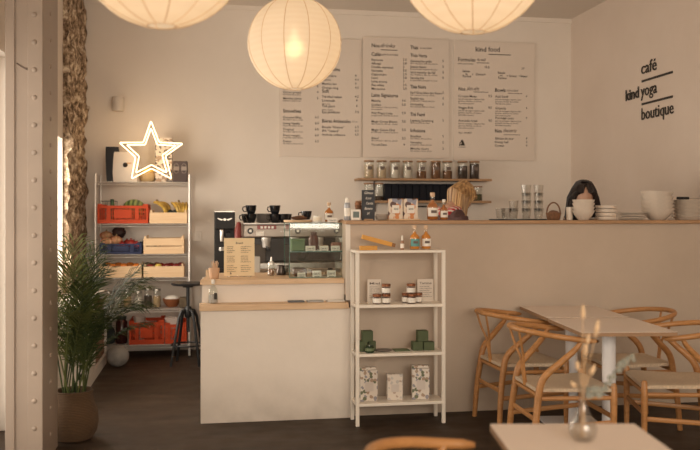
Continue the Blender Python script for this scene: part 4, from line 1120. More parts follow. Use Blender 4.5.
card(332.5,217,222,6.15,Zt,'white price card before the amber bottle on top of the case',10)
for u,lb in ((341.5,'dark brown date on top of the case beside the bar'),):
    o=MB().ball((0,0,.012),.02,.014,.012,12,8,jit=.1).build('date_fruit',CAKE,None,True); o.location=(XU(u,6.2),6.2,Zt); tag(o,lb,'fruit')

# ================= on the bar =================
BZ=bar_z+.0005
t=thing('spray_can','white and grey spray can at the left end of the bar','can',(XU(347.3,6.12),6.12,BZ))
MB().lathe([(.021,0),(.023,.003),(.023,.115),(.018,.128),(.012,.132)],20).build('can_body',mat('can_grey',(.40,.40,.42),.4,.3),t,True)
MB().lathe([(.0235,.03),(.0235,.09)],20,caps=False).build('label_wrap',LBL,t,True); MB().lathe([(.016,.129),(.016,.155),(.01,.165),(0,.166)],16).build('cap',LBL,t,True)
t=thing('digital_clock','small white cube clock with a dark green screen on the bar','clock',(XU(355.6,6.10),6.10,BZ))
MB().bbox(-.036,.036,-.02,.02,0,.08,.006).build('casing',mat('clock_white',(.80,.74,.66),.4),t); MB().bbox(-.022,.022,-.0225,-.02,.02,.064,.002).build('screen',mat('green_screen',(.03,.06,.035),.3),t)
t=thing('small_basket','little brown wicker pot behind the white clock','pot',(XU(358.5,6.22),6.22,BZ)); MB().lathe([(.02,0),(.026,.03),(.024,.09),(.03,.11),(.026,.11),(.0,.1)],16).build('pot_body',mat('wicker_brown',(.25,.12,.06),.8,noise=.4,scale=60),t,True); MB().ball((0,0,.12),.025,.025,.02,12,8,jit=.4).build('dry_flowers',mat('dry_brown',(.30,.14,.07),.9),t)
def chalk():
    Y=6.10; x0,x1=span(361.8,374.8,Y); w=(x1-x0)/2; h=ZV(368,190,Y)-BZ; t=thing('chalkboard_sign','upright black chalkboard with white handwriting on the bar','sign',((x0+x1)/2,Y,BZ))
    MB().bbox(-w,w,0,.008,.0,h,.001).build('slate',mat('slate',(.055,.058,.065),.7,noise=.3,scale=10),t)
    MB().bbox(-w*.7,w*.7,-.015,.03,.0,.01,.002).build('foot',OAK,t)
    m=MB(); k=K(368,Y)
    for q,(txt,wd) in enumerate((('Gâteau',9),('du jour',6),('Carotte',7),('Banane',8),('5€',3))):
        text_into(m,txt,-wd*k/2+(1.0*k if q in(2,) else 0),h-(4+q*5.2)*k,3.6*k,wd*k,.006,Matrix.Translation((0,-.0008,0)),shear=.3,depth=.0008)
    m.build('chalk_writing',LBL,t)
chalk()
o=MB().lathe([(.02,0),(.045,.005),(.052,.03),(.044,.045),(.038,.045),(.04,.03),(0,.012)],24).build('grey_bowl',mat('stone_grey',(.34,.28,.23),.5),None,True); o.location=(XU(382,6.14),6.14,BZ); tag(o,'low grey bowl on the bar between chalkboard and patterned packs','bowl')
ORP=speckle('floral_orange_print',(.74,.62,.50),[(.62,.25,.09),(.14,.08,.07),(.60,.42,.34),(.30,.30,.36)],26,.75)
t=thing('pack_tray','thin wooden tray under the two patterned packs on the bar','tray',(XU(403,6.09),6.09,BZ)); x0,x1=span(388,419.5,6.05)
MB().bbox(-(x1-x0)/2,(x1-x0)/2,-.05,.06,0,.010,.002).build('tray_base',OAKL,t)
for a,b,lb in ((389,402.8,'left'),(403.6,418,'right')):
    Y=6.07; x0,x1=span(a,b,Y); w=(x1-x0)/2; h=.148
    t=thing('granola_pack',lb+' of two orange and dark flower patterned packs on the bar','pack',((x0+x1)/2,Y+.02,BZ+.0105),0,'patterned packs on the bar')
    MB().bbox(-w,w,-.02,.02,0,h,.003).build('pack_body',ORP,t); MB().bbox(-w*.55,w*.5,-.0218,-.02,h*.28,h*.68,.0015).build('label',LBL,t)
    m=MB(); text_into(m,'kind',-w*.3,h*.45,.022,w*.6,.01,Matrix.Translation((0,-.0222,0)),depth=.0006); m.build('lettering',INK,t)
bottle(432.5,6.10,BZ,.205,.042,'tall amber bottle with a round pale label and wooden stopper on the bar',mat('amber_dark',(.42,.15,.04),.2,coat=.5),LBL,CORK)
bottle(443.8,6.08,BZ,.155,.030,'smaller amber bottle beside the tall one on the bar',mat('amber_dark',(.42,.15,.04)),LBL,LBL)
t=thing('glass_tray','round black serving tray of stacked tumblers on the bar','tray',(XU(518,6.10),6.10,BZ))
x0,x1=span(490.5,547.5,6.10); w=(x1-x0)/2
m=MB().lathe([(w*.97,0),(w,.002),(w,.009),(w*.985,.009),(w*.97,.004),(0,.004)],40); m.v=[(x,y*.62,z) for x,y,z in m.v]; m.build('tray_base',BLACK,t,True)
def tumbler_proto():
    t=thing('tumbler','x','glass',(0,0,0)); MB().lathe([(.026,.0),(.028,.002),(.031,.03),(.037,.075),(.0385,.085),(.0365,.085),(.035,.075),(.029,.03),(.025,.008),(0,.007)],20).build('glass_wall',mat('tumbler_glass',(.9,.9,.88)) if False else thin_glass('tumbler_clear',(.93,.93,.92),1.9),t,True); return t
TB=tumbler_proto(); tf=True
for (u,Y,n,lb) in ((500.5,6.08,1,'single one at the left'),(506,6.17,1,'single one behind the left pair'),(513.5,6.10,2,'short stack left of the tall stacks'),(526.3,6.07,4,'left tall stack'),(538.5,6.07,4,'right tall stack')):
    for i in range(n):
        o=TB if tf else copy_tree(TB); tf=False
        o.location=(XU(u,Y),Y,BZ+.005+i*.0585); 
        o['label']='clear tumbler on the black tray, '+(lb if n==1 else ('%s of the %s'%(({2:['lower','upper'],4:['lowest','second','third','topmost']})[n][i],lb))); o['group']='tumblers on the black tray'
def basket():
    Y=6.20; t=thing('wicker_basket','small brown wicker basket with a hoop handle right of the tumblers','basket',(XU(553.5,Y),Y,BZ))
    m=MB().lathe([(.045,0),(.05,.004),(.062,.055),(.058,.055),(.046,.006),(0,.005)],24); m.v=[(x,y*.7,z) for x,y,z in m.v]
    m.build('woven_body',mat('wicker_brown',(.25,.12,.06)),t,True)
    MB().tube([(-.055*math.cos(a),0,.05+.085*math.sin(a)) for a in [PI*i/14 for i in range(15)]],.006,7).build('handle',mat('wicker_brown',(.2,.1,.05)),t,True)
    m=MB(); m.ball((0,0,.05),.045,.03,.025,14,8,jit=.2); m.build('linen',mat('brown_linen',(.20,.10,.06),.9),t,True)
basket()
# crockery
def plate_mb(r,h=.016): return [(r*.5,0),(r*.6,.002),(r*.95,h*.8),(r,h),(r*.98,h+.002),(r*.9,h*.8),(r*.55,.005),(0,.005)]
def bowl_prof(r,h): return [(r*.42,0),(r*.46,.002),(r*.5,.006),(r*.76,h*.45),(r*.93,h*.8),(r,h),(r*.96,h),(r*.88,h*.8),(r*.71,h*.46),(r*.45,.012),(0,.010)]
def stack(name,u,Y,n,dz_,prof,label,cat,group,tilt=0,z=BZ,slide=.0):
    base=None
    for i in range(n):
        if base is None:
            o=MB().lathe(prof,32).build(name,CERAM,None,True); base=o
        else:
            o=base.copy(); COL.objects.link(o)
        o.location=(XU(u,Y)+slide*i,Y,z+i*dz_); o.rotation_euler=(0,tilt*i,0)
        w=['lowest','second from the bottom','third from the bottom','fourth from the bottom','fifth from the bottom','sixth from the bottom','seventh from the bottom'][i]
        if i==n-1 and n>1: w='topmost'
        tag(o,(label+', '+w) if n>1 else label,cat,group)
k=K(584,6.1)
stack('cream_mug',569.5,6.16,1,0,[(.020,0),(.024,.002),(.026,.10),(.024,.10),(.022,.01),(0,.008)],'tall cream beaker left of the bowls before the dark haired person','mug',None)
stack('ceramic_bowl',583.5,6.08,4,.027,bowl_prof(.085,.075),'cream bowl in the stack before the dark haired person','bowl','bowls before the dark haired person')
stack('ceramic_cup',606,6.10,4,.0285,[(.064,0),(.076,.004),(.0795,.022),(.080,.027),(.076,.027),(.074,.020),(.068,.008),(0,.006)],'straight sided cream dish in the stack right of the bowls','dish','straight dishes on the bar')
stack('dinner_plate',595,6.20,1,0,plate_mb(.075),'small tilted cream plate on top behind the bowls','plate',None,z=BZ)
stack('side_plate',632.5,6.08,5,.0125,[(.07,0),(.085,.003),(.106,.006),(.107,.010),(.1,.009),(.08,.006),(0,.005)],'cream side plate in the low stack','plate','side plates on the bar')
stack('large_bowl',657.5,6.09,5,.0335,bowl_prof(.125,.085),'large cream bowl in the tall leaning stack','bowl','large bowls on the bar',tilt=.012,slide=-.003)
stack('deep_plate',689,6.10,6,.026,[(.08,0),(.10,.003),(.118,.022),(.125,.026),(.122,.028),(.11,.022),(.09,.007),(0,.006)],'deep cream plate in the stack under the knife','plate','deep plates at the right')
t=thing('serving_knife','dark handled serving knife lying on the deep plates at the right edge','knife',(XU(690,6.05),6.05,BZ+.026*5+.0285))
MB().bbox(-.11,-.01,-.012,.012,0,.022,.006).build('handle',DARKP,t,True); MB().bbox(-.01,.15,-.014,.014,.008,.013,.001).build('blade',STEEL,t)

# ================= wall shelves and jars =================
WSY=8.96
def wshelf(v0,u0,u1,label,bracket=True):
    x0,x1=span(u0,u1,WSY); z=ZV(420,v0,WSY)
    t=thing('wall_shelf',label,'shelf',((x0+x1)/2,YB,z),0,'oak wall shelves'); w=(x1-x0)/2
    MB().bbox(-w,w,WSY-YB,-.001,-.024,0,.002).build('shelf_board',OAK,t)
    for a in (-.7,.7): MB().box(w*a-.01,w*a+.01,WSY-YB+.05,-.001,-.03,-.0245).box(w*a-.01,w*a+.01,-.008,-.001,-.12,-.03).build('bracket',INKL,t)
    return z
zw1=wshelf(178.4,358,492,'upper oak wall shelf holding a row of nine lidded jars'); zw2=wshelf(200.6,359,491.5,'lower oak wall shelf holding dark tins and three jars')
JL=mat('bamboo_lid',(.36,.20,.10),.6)
def sjar(u,vtop,z,vz,r,fill,fc,label,tagl=True):
    Y=9.05; h=(vz-vtop)*K(u,Y); t=thing('spice_jar',label,'jar',(XU(u,Y),Y,z+.0005),0,'jars on the wall shelves'); r=r*K(u,Y)
    MB().lathe([(r*.97,0),(r,.004),(r,h*.92)],20).build('glass_body',GLASS,t,True)
    MB().lathe([(r*.9,.004),(r*.94,.01),(r*.94,h*fc),(.001,h*fc+.004)],18).build('contents',fill,t,True)
    MB().lathe([(r*1.01,h*.92),(r*1.04,h*.925),(r*1.04,h-.003),(r,h),(0,h)],20).build('lid',JL,t,True)
    if tagl: MB().bbox(-r*.45,r*.45,-r*1.06,-r*.98,h*.48,h*.66,.001).build('label',INKL,t)
PB=mat('pale_oats',(.62,.48,.33),.9,noise=.25,scale=80); 
names=[(369,PB,.75,'pale oats, leftmost'),(381.6,PB,.6,'pale flakes, second from the left'),(395,WF,.8,'pale flour, third from the left'),(407.7,WF,.75,'white powder, fourth from the left'),(421.6,NUT,.42,'brown nuts, less than half full'),(435.8,NUT,.9,'reddish brown beans, full'),(447.4,NUT,.45,'brown nuts, right of the full one'),(462.5,DK,.72,'dark tea, left of the dark pair'),(474.4,DK,.85,'dark tea, rightmost')]
for u,mt,fc,lb in names: sjar(u,160.5,zw1,178.4,4.9,mt,fc,'lidded jar of %s on the upper shelf'%lb)
sjar(368.5,183,zw2,200.6,4.8,PB,.3,'tall nearly empty glass jar behind the chalkboard on the lower wall shelf',False); sjar(379,183,zw2,200.6,4.4,DK,.25,'tall glass jar right of the chalkboard, next to the dark tins',False)
sjar(477.5,186,zw2,200.6,4.8,GR,.45,'glass jar of greenish seeds at the right end of the lower wall shelf',False)
TIN=mat('black_tin',(.010,.011,.016),.6,spec=.15)
x0,x1=span(385,467.5,9.0); n=12; wd=(x1-x0)/n
for i in range(n):
    t=thing('tea_tin','narrow black tin in the row on the lower wall shelf, behind the blond person','tin',(x0+wd*(i+.5),9.07,zw2+.0005),0,'black tins on the lower wall shelf')
    MB().bbox(-wd*.47,wd*.47,-.06,.06,0,.165,.004).build('tin_body',TIN,t); MB().bbox(-wd*.46,wd*.46,-.058,.058,.1655,.185,.004).build('lid',TIN,t)
t=thing('hook_rail','short dark rail under the lower wall shelf','rail',(XU(425,9.15),YB,ZV(425,206.5,9.15)))
MB().bbox(-.11,.11,-.03,-.015,-.008,.008,.002).build('bar',INK,t); MB().box(-.09,-.08,-.016,-.0005,-.006,.006).box(.08,.09,-.016,-.0005,-.006,.006).build('mount',INK,t)

# ================= white rack =================
def rack():
    Y0=5.635; Y1=5.86; x0=XU(356.0,Y0); x1=XU(445.6,Y0); W=(x1-x0)/2; X=(x0+x1)/2
    t=thing('metal_rack','slim cream metal shelving rack with four tiers in front of the bar','shelf',(X,Y0,0)); D=Y1-Y0; q=.024
    zs=[ZV(400,v,Y0) for v in (250.3,304.6,353.2,402.6)]
    for a in (0,1):
        for b in (0,1):
            xa=-W if a==0 else W-q; ya=0 if b==0 else D-q
            MB().bbox(xa,xa+q,ya,ya+q,0,zs[0]-.0182,.002).build('leg',WMET,t)
    for i,z in enumerate(zs):
        if i==0: MB().bbox(-W,W,0,D,z-.018,z,.002).build('shelf_panel',WMET,t)
        else: MB().bbox(-W+.003,W-.003,.003,D-.003,z-.020,z,.002).build('shelf_panel',WMET,t)
    return zs,Y0,Y1,X
RZ,RY0,RY1,RX=rack()
RYC=5.76
def rbox(name,u0,u1,v0,Y,z,dp,label,mt,cat='box',group=None,rz=0,b=.003):
    x0,x1=span(u0,u1,Y); w=(x1-x0)/2; h=ZV((u0+u1)/2,v0,Y)-z
    o=MB().bbox(-w,w,0,dp,0,h,b).build(name,mt); o.location=((x0+x1)/2,Y,z+.0005); o.rotation_euler=(0,0,rz); return tag(o,label,cat,group)
YEL=mat('ochre_card',(.68,.33,.06),.6,noise=.12,scale=8)
rbox('incense_box',360.5,377.5,246,5.675,RZ[0],.05,'short flat ochre box on top of the metal rack',YEL)
t=thing('long_box','long ochre box propped up on the short one on top of the rack','box',(XU(361.5,5.765),5.765,RZ[0]+.004)); 
Mx=Matrix.Translation((0,0,.072))@Matrix.Rotation(R(15),4,'Y')
MB().bbox(0,.215,-.02,.02,0,.030,.002,Mx).build('carton',YEL,t); MB().bbox(.2155,.24,-.018,.018,.002,.028,.002,Mx).build('end_flap',mat('brown_card',(.28,.13,.05),.7),t)
def dropper():
    Y=5.715; t=thing('dropper_bottle','small slim bottle with a white cap left of the orange bottles on the rack','bottle',(XU(402.2,Y),Y,RZ[0]+.0005))
    MB().lathe([(.0125,0),(.0135,.003),(.0135,.055),(.006,.066)],16).build('body',mat('amber_small',(.36,.20,.12),.3),t,True); MB().lathe([(.0139,.012),(.0139,.042)],16,caps=False).build('label',LBL,t,True); MB().lathe([(.007,.064),(.007,.085),(.004,.098),(0,.1)],12).build('cap',LBL,t,True)
dropper()
bottle(414.6,5.715,RZ[0]+.0005,.168,.034,'orange drink bottle with a teal label, left on top of the rack',mat('orange_drink',(.62,.24,.03),.15,coat=.5),TEAL,CORK,group='orange bottles on the rack')
bottle(426,5.735,RZ[0]+.0005,.168,.034,'orange drink bottle with a white label, right on top of the rack',mat('orange_drink',(.62,.24,.03)),LBL,CORK,group='orange bottles on the rack')
def infocard(u0,u1,v0,Y,label,lines):
    x0,x1=span(u0,u1,Y); w=(x1-x0)/2; h=ZV(u0,v0,Y)-RZ[1]; t=thing('info_card',label,'card',((x0+x1)/2,Y,RZ[1]+.0005),0,'printed cards on the rack')
    MB().box(-w,w,0,.003,0,h).build('card_face',mat('card_cream',(.70,.61,.52),.8),t); MB().box(-w*.4,w*.4,.003,.028,0,.004).build('foot',LBL,t)
    m=MB(); text_into(m,lines[0],-w*.75,h*.78,.022,w*1.5,.01,Matrix.Translation((0,-.0006,0)),depth=.0006)
    for i in range(6): text_into(m,'confiture artisanale fruits',-w*.75,h*(.66-i*.09),.010,w*(1.5 if i%2 else 1.2),.0,Matrix.Translation((0,-.0006,0)),depth=.0006)
    m.build('lettering',INKL,t)
infocard(367.5,381,279.5,5.800,'printed cream card behind the left jam jars',['Miel']); infocard(417.5,433.5,279.3,5.800,'printed cream card behind the right jam jars',['Tartine'])
def jam_proto():
    t=thing('jam_jar','x','jar',(0,0,0))
    MB().lathe([(.026,0),(.0305,.004),(.0305,.045),(.026,.052)],20).build('glass_body',GLASS,t,True)
    MB().lathe([(.025,.003),(.029,.006),(.029,.043),(.001,.046)],18).build('jam',mat('dark_jam',(.16,.04,.02),.4),t,True)
    MB().lathe([(.0308,.008),(.0308,.040)],20,caps=False).build('label',LBL,t,True)
    MB().lathe([(.029,.050),(.0305,.051),(.0305,.066),(.028,.068),(0,.068)],20).build('lid',mat('copper_lid',(.26,.10,.045),.35,.5),t,True)
    return t
JP=jam_proto(); jf=True
for u,Y,lv,lb in ((377,5.705,0,'left front one of the left group'),(386.2,5.705,0,'right front one of the left group'),(386.2,5.705,1,'stacked on top in the left group'),(406.2,5.715,0,'left rear one of the right group'),(411.6,5.680,0,'front one of the right group'),(418,5.725,0,'right rear one of the right group'),(411,5.705,1,'stacked on top in the right group')):
    o=JP if jf else copy_tree(JP); jf=False
    if u in (406.2,418): Y=5.750
    if (u,lv)==(411.6,0): Y=5.690
    o.location=(XU(u,Y),Y,RZ[1]+.0005+lv*.0685); o['label']='small jam jar with a copper lid, '+lb; o['group']='jam jars on the rack'
o=rbox('flat_notebook',358,368,303.6,5.705,RZ[1],.06,'thin beige leaflet lying at the left of the jam tier',mat('beige_card',(.50,.40,.30),.8))
GRN=mat('green_carton',(.068,.088,.036),.65)
for a,b,v,Y,zz,lb in ((357.8,367.5,341.5,5.735,0,'left group, bottom left'),(413.2,423.2,342.0,5.715,0,'right group, bottom left'),(424.0,434.6,342.0,5.715,0,'right group, bottom right')):
    rbox('green_box',a,b,v,Y,RZ[2],.07,'small square green box, %s'%lb,GRN,group='small green boxes on the rack')
hgt=ZV(418,342.0,5.715)-RZ[2]
x0,x1=span(417.8,428.8,5.715)
for u,lb,Y in ((423.4,'topmost of the right group',5.715),(368,'topmost of the left group',5.735)):
    o=MB().bbox(-.036,.036,0,.07,0,.075,.003).build('green_box',GRN); o.location=(XU(u,Y),Y,RZ[2]+hgt+.0015+(.004 if u<400 else 0)); o.rotation_euler=(0,0,.0); tag(o,'small square green box, '+lb,'box','small green boxes on the rack')
rbox('green_box',368.6,376,341.5,5.760,RZ[2],.045,'small square green box, left group, half hidden by the dark candle',GRN,group='small green boxes on the rack')
t=thing('candle_tin','dark green glass candle in front of the left green boxes','candle',(XU(369.5,5.690),5.690,RZ[2]+.0005)); MB().lathe([(.026,0),(.031,.005),(.032,.045),(.029,.047),(.028,.04),(0,.039)],22).build('glass_cup',mat('dark_green_glass',(.03,.05,.025),.2),t,True); MB().lathe([(.0325,.015),(.0325,.033)],22,caps=False).build('label',mat('green_label',(.15,.19,.10),.6),t,True); MB().tube([(0,0,.039),(0,0,.05)],.0015,5).build('wick',LBL,t)
t=thing('incense_dish','flat grey dish between candle and green tray on the rack','dish',(XU(383.5,5.745),5.745,RZ[2]+.0005)); MB().lathe([(.05,0),(.058,.004),(.06,.010),(.055,.010),(0,.005)],28).build('plate',mat('pewter',(.18,.15,.13),.4,.4),t,True)
rbox('green_tray',395,410.5,350.5,5.705,RZ[2],.10,'flat green tray card lying before the right green boxes',mat('green_flat',(.13,.16,.08),.7)); 
FLR=speckle('botanical_print',(.70,.62,.54),[(.16,.17,.10),(.40,.28,.20),(.30,.28,.30)],44,.5); FLR2=speckle('faint_print',(.72,.63,.54),[(.50,.38,.30),(.55,.50,.45)],50,.35)
def pack(u0,u1,v0,Y,label,mt,dp,z=None,rz=0,fold=True):
    x0,x1=span(u0,u1,Y); w=(x1-x0)/2; h=ZV(u0,v0,Y)-RZ[3]; t=thing('tea_pack',label,'pack',((x0+x1)/2,Y+dp/2,RZ[3]+.0005),rz,'printed packs on the lowest rack tier')
    hb=h*(.93 if fold else .98)
    MB().bbox(-w,w,-dp/2,dp/2,0,hb,.004).build('pack_body',mt,t)
    if fold: MB().bbox(-w*.97,w*.97,-dp*.1,dp*.5,hb-.002,h,.003).build('folded_top',mt,t); 
    else: MB().bbox(-w,w,-dp/2,dp/2,hb+.0005,h,.002).build('lid',mt,t)
    MB().bbox(-w*.5,w*.5,-dp/2-.0015,-dp/2,hb*.32,hb*.62,.0008).build('label',mat('pack_label',(.62,.54,.48),.7),t)
pack(360,377.5,368.5,5.705,'printed white pack with dark leaf sprigs, left on the lowest tier',FLR,.07,rz=.1)
pack(387.5,403,374.5,5.715,'small square white box with faint print, middle of the lowest tier',FLR2,.05,fold=False)
pack(413,430,366.5,5.705,'printed white pack with a yellow flower, right on the lowest tier',FLR,.07,rz=-.12)
# ================= furniture =================
def chair_proto():
    t=thing('wishbone_chair','x','chair',(0,0,0))
    def bez(pts,n=16):
        out=[]
        P_=[Vector(p) for p in pts]; P_=[P_[0]*2-P_[1]]+P_+[P_[-1]*2-P_[-2]]
        for i in range(1,len(P_)-2):
            for k in range(n//(len(pts)-1)+1):
                u=k/(n//(len(pts)-1)+1); a,b,c,d_=P_[i-1:i+3]
                out.append(.5*((2*b)+(-a+c)*u+(2*a-5*b+4*c-d_)*u*u+(-a+3*b-3*c+d_)*u**3))
        out.append(P_[-2]); return out
    # top rail: bent semicircle with forward arms
    rail=[(.12,-.262,.713),(.03,-.272,.722),(-.10,-.260,.740),(-.22,-.190,.757),(-.287,-.080,.766),(-.295,0,.768),(-.287,.080,.766),(-.22,.190,.757),(-.10,.260,.740),(.03,.272,.722),(.12,.262,.713)]
    p=bez(rail,60); n=len(p)
    rs=[.0165 if 2<i<n-3 else (.0135 if i in(2,n-3) else (.012 if i in(1,n-2) else .009)) for i in range(n)]
    MB().tube(p,rs,10,up=(0,0,1)).build('top_rail',CHW,t,True)
    # seat
    sp=[(.235,-.245),(.235,.245),(.215,.255),(-.16,.205),(-.21,.185),(-.225,.0),(-.21,-.185),(-.16,-.205),(.215,-.255)]
    m=MB(); NX=12; NY=12; vs=[];fs=[]
    for top in (1,0):
        for i in range(NX+1):
            x=-.215+.45*i/NX; wy=.195+.055*(i/NX)
            for j in range(NY+1):
                y=-wy+2*wy*j/NY
                dip=.022*math.sin(PI*i/NX)*math.sin(PI*j/NY)
                edge=min(i,NX-i,j,NY-j)
                z=.452-dip-(.012 if edge==0 else 0) if top else .415+(.006 if edge==0 else 0)
                vs.append((x,y,z))
    Wn=NY+1
    for i in range(NX):
        for j in range(NY):
            a=i*Wn+j; fs.append((a,a+Wn,a+Wn+1,a+1)); b=(NX+1)*Wn+a; fs.append((b,b+1,b+Wn+1,b+Wn))
    o=(NX+1)*Wn
    for i in range(NX): fs.append((i*Wn,o+i*Wn,o+(i+1)*Wn,(i+1)*Wn)); a=i*Wn+NY; fs.append((a,a+Wn,o+a+Wn,o+a))
    for j in range(NY): fs.append((j,j+1,o+j+1,o+j)); a=NX*Wn+j; fs.append((a,o+a,o+a+1,a+1))
    m.add(vs,fs).build('seat',CORD,t,True)
    # front legs
    for sg in (-1,1):
        MB().tube([(.225,sg*.238,0),(.225,sg*.238,.15),(.225,sg*.238,.36),(.225,sg*.238,.455),(.225,sg*.238,.468)],[.0125,.0165,.020,.0185,.011],12).build('front_leg',CHW,t,True)
    # rear legs sweep forward to carry the arms
    for sg in (-1,1):
        p=bez([(-.245,sg*.235,0),(-.232,sg*.225,.20),(-.21,sg*.212,.38),(-.18,sg*.215,.50),(-.08,sg*.240,.60),(-.01,sg*.262,.67),(.02,sg*.268,.716)],36)
        n=len(p); MB().tube(p,[.013+.008*math.sin(PI*min(1,.15+i/n*.9)) for i in range(n)],10).build('rear_leg',CHW,t,True)
    # seat rails and stretchers
    MB().tube([(.225,-.235,.40),(.225,.235,.40)],.014,8).build('front_rail',CHW,t,True)
    MB().tube([(-.205,-.205,.40),(-.205,.205,.40)],.014,8).build('rear_rail',CHW,t,True)
    for sg in (-1,1):
        MB().tube([(.225,sg*.236,.385),(-.21,sg*.208,.385)],.013,8).build('side_rail',CHW,t,True)
        MB().tube([(.225,sg*.236,.245),(-.222,sg*.211,.215)],[.010,.010],8,flat=1.5).build('side_stretcher',CHW,t,True)
    MB().tube([(.225,-.235,.275),(.225,.235,.275)],.0105,8,flat=1.5).build('front_stretcher',CHW,t,True)
    MB().tube([(-.218,-.21,.26),(-.218,.21,.26)],.0105,8,flat=1.5).build('rear_stretcher',CHW,t,True)
    # y shaped splat
    m=MB()
    m.tube(bez([(-.215,0,.425),(-.225,0,.50),(-.235,0,.57)],8),[.014]*9+[.014]*3 if False else .013,8)
    for sg in (-1,1): m.tube(bez([(-.222,sg*.006,.47),(-.232,sg*.022,.57),(-.258,sg*.066,.66),(-.282,sg*.088,.755)],15),.0105,8,flat=.7)
    m.build('splat',CHW,t,True)
    return t
CH=chair_proto()
chairs=[((2.14,5.57),R(2),'oak wishbone chair at the left of the far table, against the bar wall'),
((2.08,4.76),R(-3),'oak wishbone chair at the left of the nearer joined table'),
((2.87,5.43),R(178),'oak wishbone chair at the right of the far table, mostly behind others'),
((2.79,4.73),R(164),'oak wishbone chair at the right edge, turned from the nearer joined table'),
((.738,2.245),R(8),'oak wishbone chair in the foreground, only its top rail in view')]
for i,((x,y),rz,lb) in enumerate(chairs):
    o=CH if i==0 else copy_tree(CH); o.location=(x,y,0); o.rotation_euler=(0,0,rz); o['label']=lb; o['group']='oak wishbone chairs with woven seats'
def table(x,y,rz,w,l,zt,label,th=.024):
    t=thing('cafe_table',label,'table',(x,y,0),rz,'small café tables')
    MB().bbox(-w/2,w/2,-l/2,l/2,zt-.003,zt,.001).build('table_top',TABT,t)
    MB().bbox(-w/2,w/2,-l/2,l/2,zt-th,zt-.0032,.001).build('edge_board',TABE,t)
    PW=mat('pedestal_white',(.74,.71,.70),.45)
    MB().lathe([(.040,.012),(.040,zt-th-.012)],24).build('column',PW,t,True)
    MB().bbox(-.16,.16,-.16,.16,zt-th-.012,zt-th-.0002,.002).build('mounting_plate',PW,t)
    MB().bbox(-.19,.19,-.19,.19,0,.012,.004).build('base_plate',PW,t)
    return t
table(2.47,5.47,R(-7),.54,.70,.770,'pale square café table pushed against the bar wall, farthest back')
table(2.375,4.735,R(-6.5),.545,.655,.772,'pale square café table joined to the far one, between two chairs')
def fg_table():
    # foreground table
    table(1.047,2.165,R(-9.2),.452,.70,.770,'pale café table in the foreground carrying a glass vase')
fg_table()
def vase():
    u,v=583,441
    tt=(EYE-.77)*F/(v-HOR); a=(u-350)/F; X=tt*(sy_+a*cy_); Y=tt*(cy_-a*sy_)
    t=thing('glass_vase','clear bulb shaped glass vase on the foreground table','vase',(X,Y,.7705))
    k=tt/F
    g=mat('vase_glass',(.95,.94,.92),.03,trans=.95,spec=.5)
    g=thin_glass('vase_glass_thin',(.90,.89,.87),1.6)
    P_=[(.018,0),(.028,.002),(.039,.018),(.042,.035),(.036,.055),(.022,.075),(.0125,.095),(.010,.125),(.013,.15),(.0165,.160)]
    MB().lathe(P_+[(r-.0022,z) for r,z in P_[::-1][:-2]]+[(.02,.006),(0,.007)],32).build('vase_body',g,t,True)
    t2=thing('dried_bouquet','bunch of dried grasses with a grey green eucalyptus sprig in the vase','flowers',(X,Y,.7705))
    ST=mat('straw_stem',(.55,.36,.20),.8); HD=mat('dried_head',(.72,.50,.30),.9,noise=.3,scale=80,bump=.5); EU=mat('eucalyptus_leaf',(.22,.22,.18),.75,noise=.2,scale=10)
    rn=random.Random(2)
    cu_=Vector((cy_,-sy_,0))
    def tip(u_,v_,dy=0): 
        t__=tt+dy; a_=(u_-350)/F
        return Vector((t__*(sy_+a_*cy_)-X,t__*(cy_-a_*sy_)-Y,EYE-(v_-HOR)*t__/F-.7705))
    heads=[(583,316,.0,.045),(596,333,-.02,.05),(585.5,352,.02,.035),(573,384,.01,.02),(592,372,.0,.035),(578,367,.03,.03),(588,340,.05,.03)]
    for u_,v_,dy,hl in heads:
        e=tip(u_,v_,dy); b=Vector((rn.uniform(-.012,.012),rn.uniform(-.012,.012),.012)); nk=Vector((rn.uniform(-.005,.005),rn.uniform(-.005,.005),.13))
        pts=[b,nk*.5+b*.5,nk,nk.lerp(e,.5)+Vector((0,0,.01)),e]
        s_=MB().tube(pts,.0013,5).build('stem',ST,t2)
        d=(e-nk).normalized(); q=[e-d*.01+d*hl*i/6 for i in range(7)]
        MB().tube(q,[.002,.0055,.0068,.0068,.006,.004,.001],8).build('seed_head',HD,s_,True)
    e=tip(632,358,.03); nk=Vector((.004,0,.14)); m=MB(); 
    pts=[Vector((0,.004,.012)),nk,nk.lerp(e,.35)+Vector((0,0,-.035)),nk.lerp(e,.7)+Vector((0,0,.0)),e]
    m.tube(pts,.0014,5)
    sm=m.build('stem',mat('eucalyptus_stem',(.22,.18,.12),.8),t2)
    m=MB()
    full=[]
    for i in range(len(pts)-1):
        for kx in range(4): full.append(pts[i].lerp(pts[i+1],kx/4))
    for i,c in enumerate(full[5::1]+[pts[-1]]):
        for sg in (-1,1):
            r_=.0105*(1-.03*i); d=Vector((rn.uniform(-.4,.6),rn.uniform(-.6,.6),sg*1.0)).normalized(); nrm=Vector((rn.uniform(-.5,.5),-1,rn.uniform(-.4,.4))).normalized()
            x_=d; y_=nrm.cross(x_).normalized(); cc=c+x_*r_*.9
            m.add([cc+(x_*math.cos(q*PI/5)+y_*math.sin(q*PI/5)*.9)*r_+nrm*.0015*math.cos(q*2*PI/5) for q in range(10)]+[cc+nrm*.0025],[(q,(q+1)%10,10) for q in range(10)])
    m.build('leaves',EU,sm)
vase()

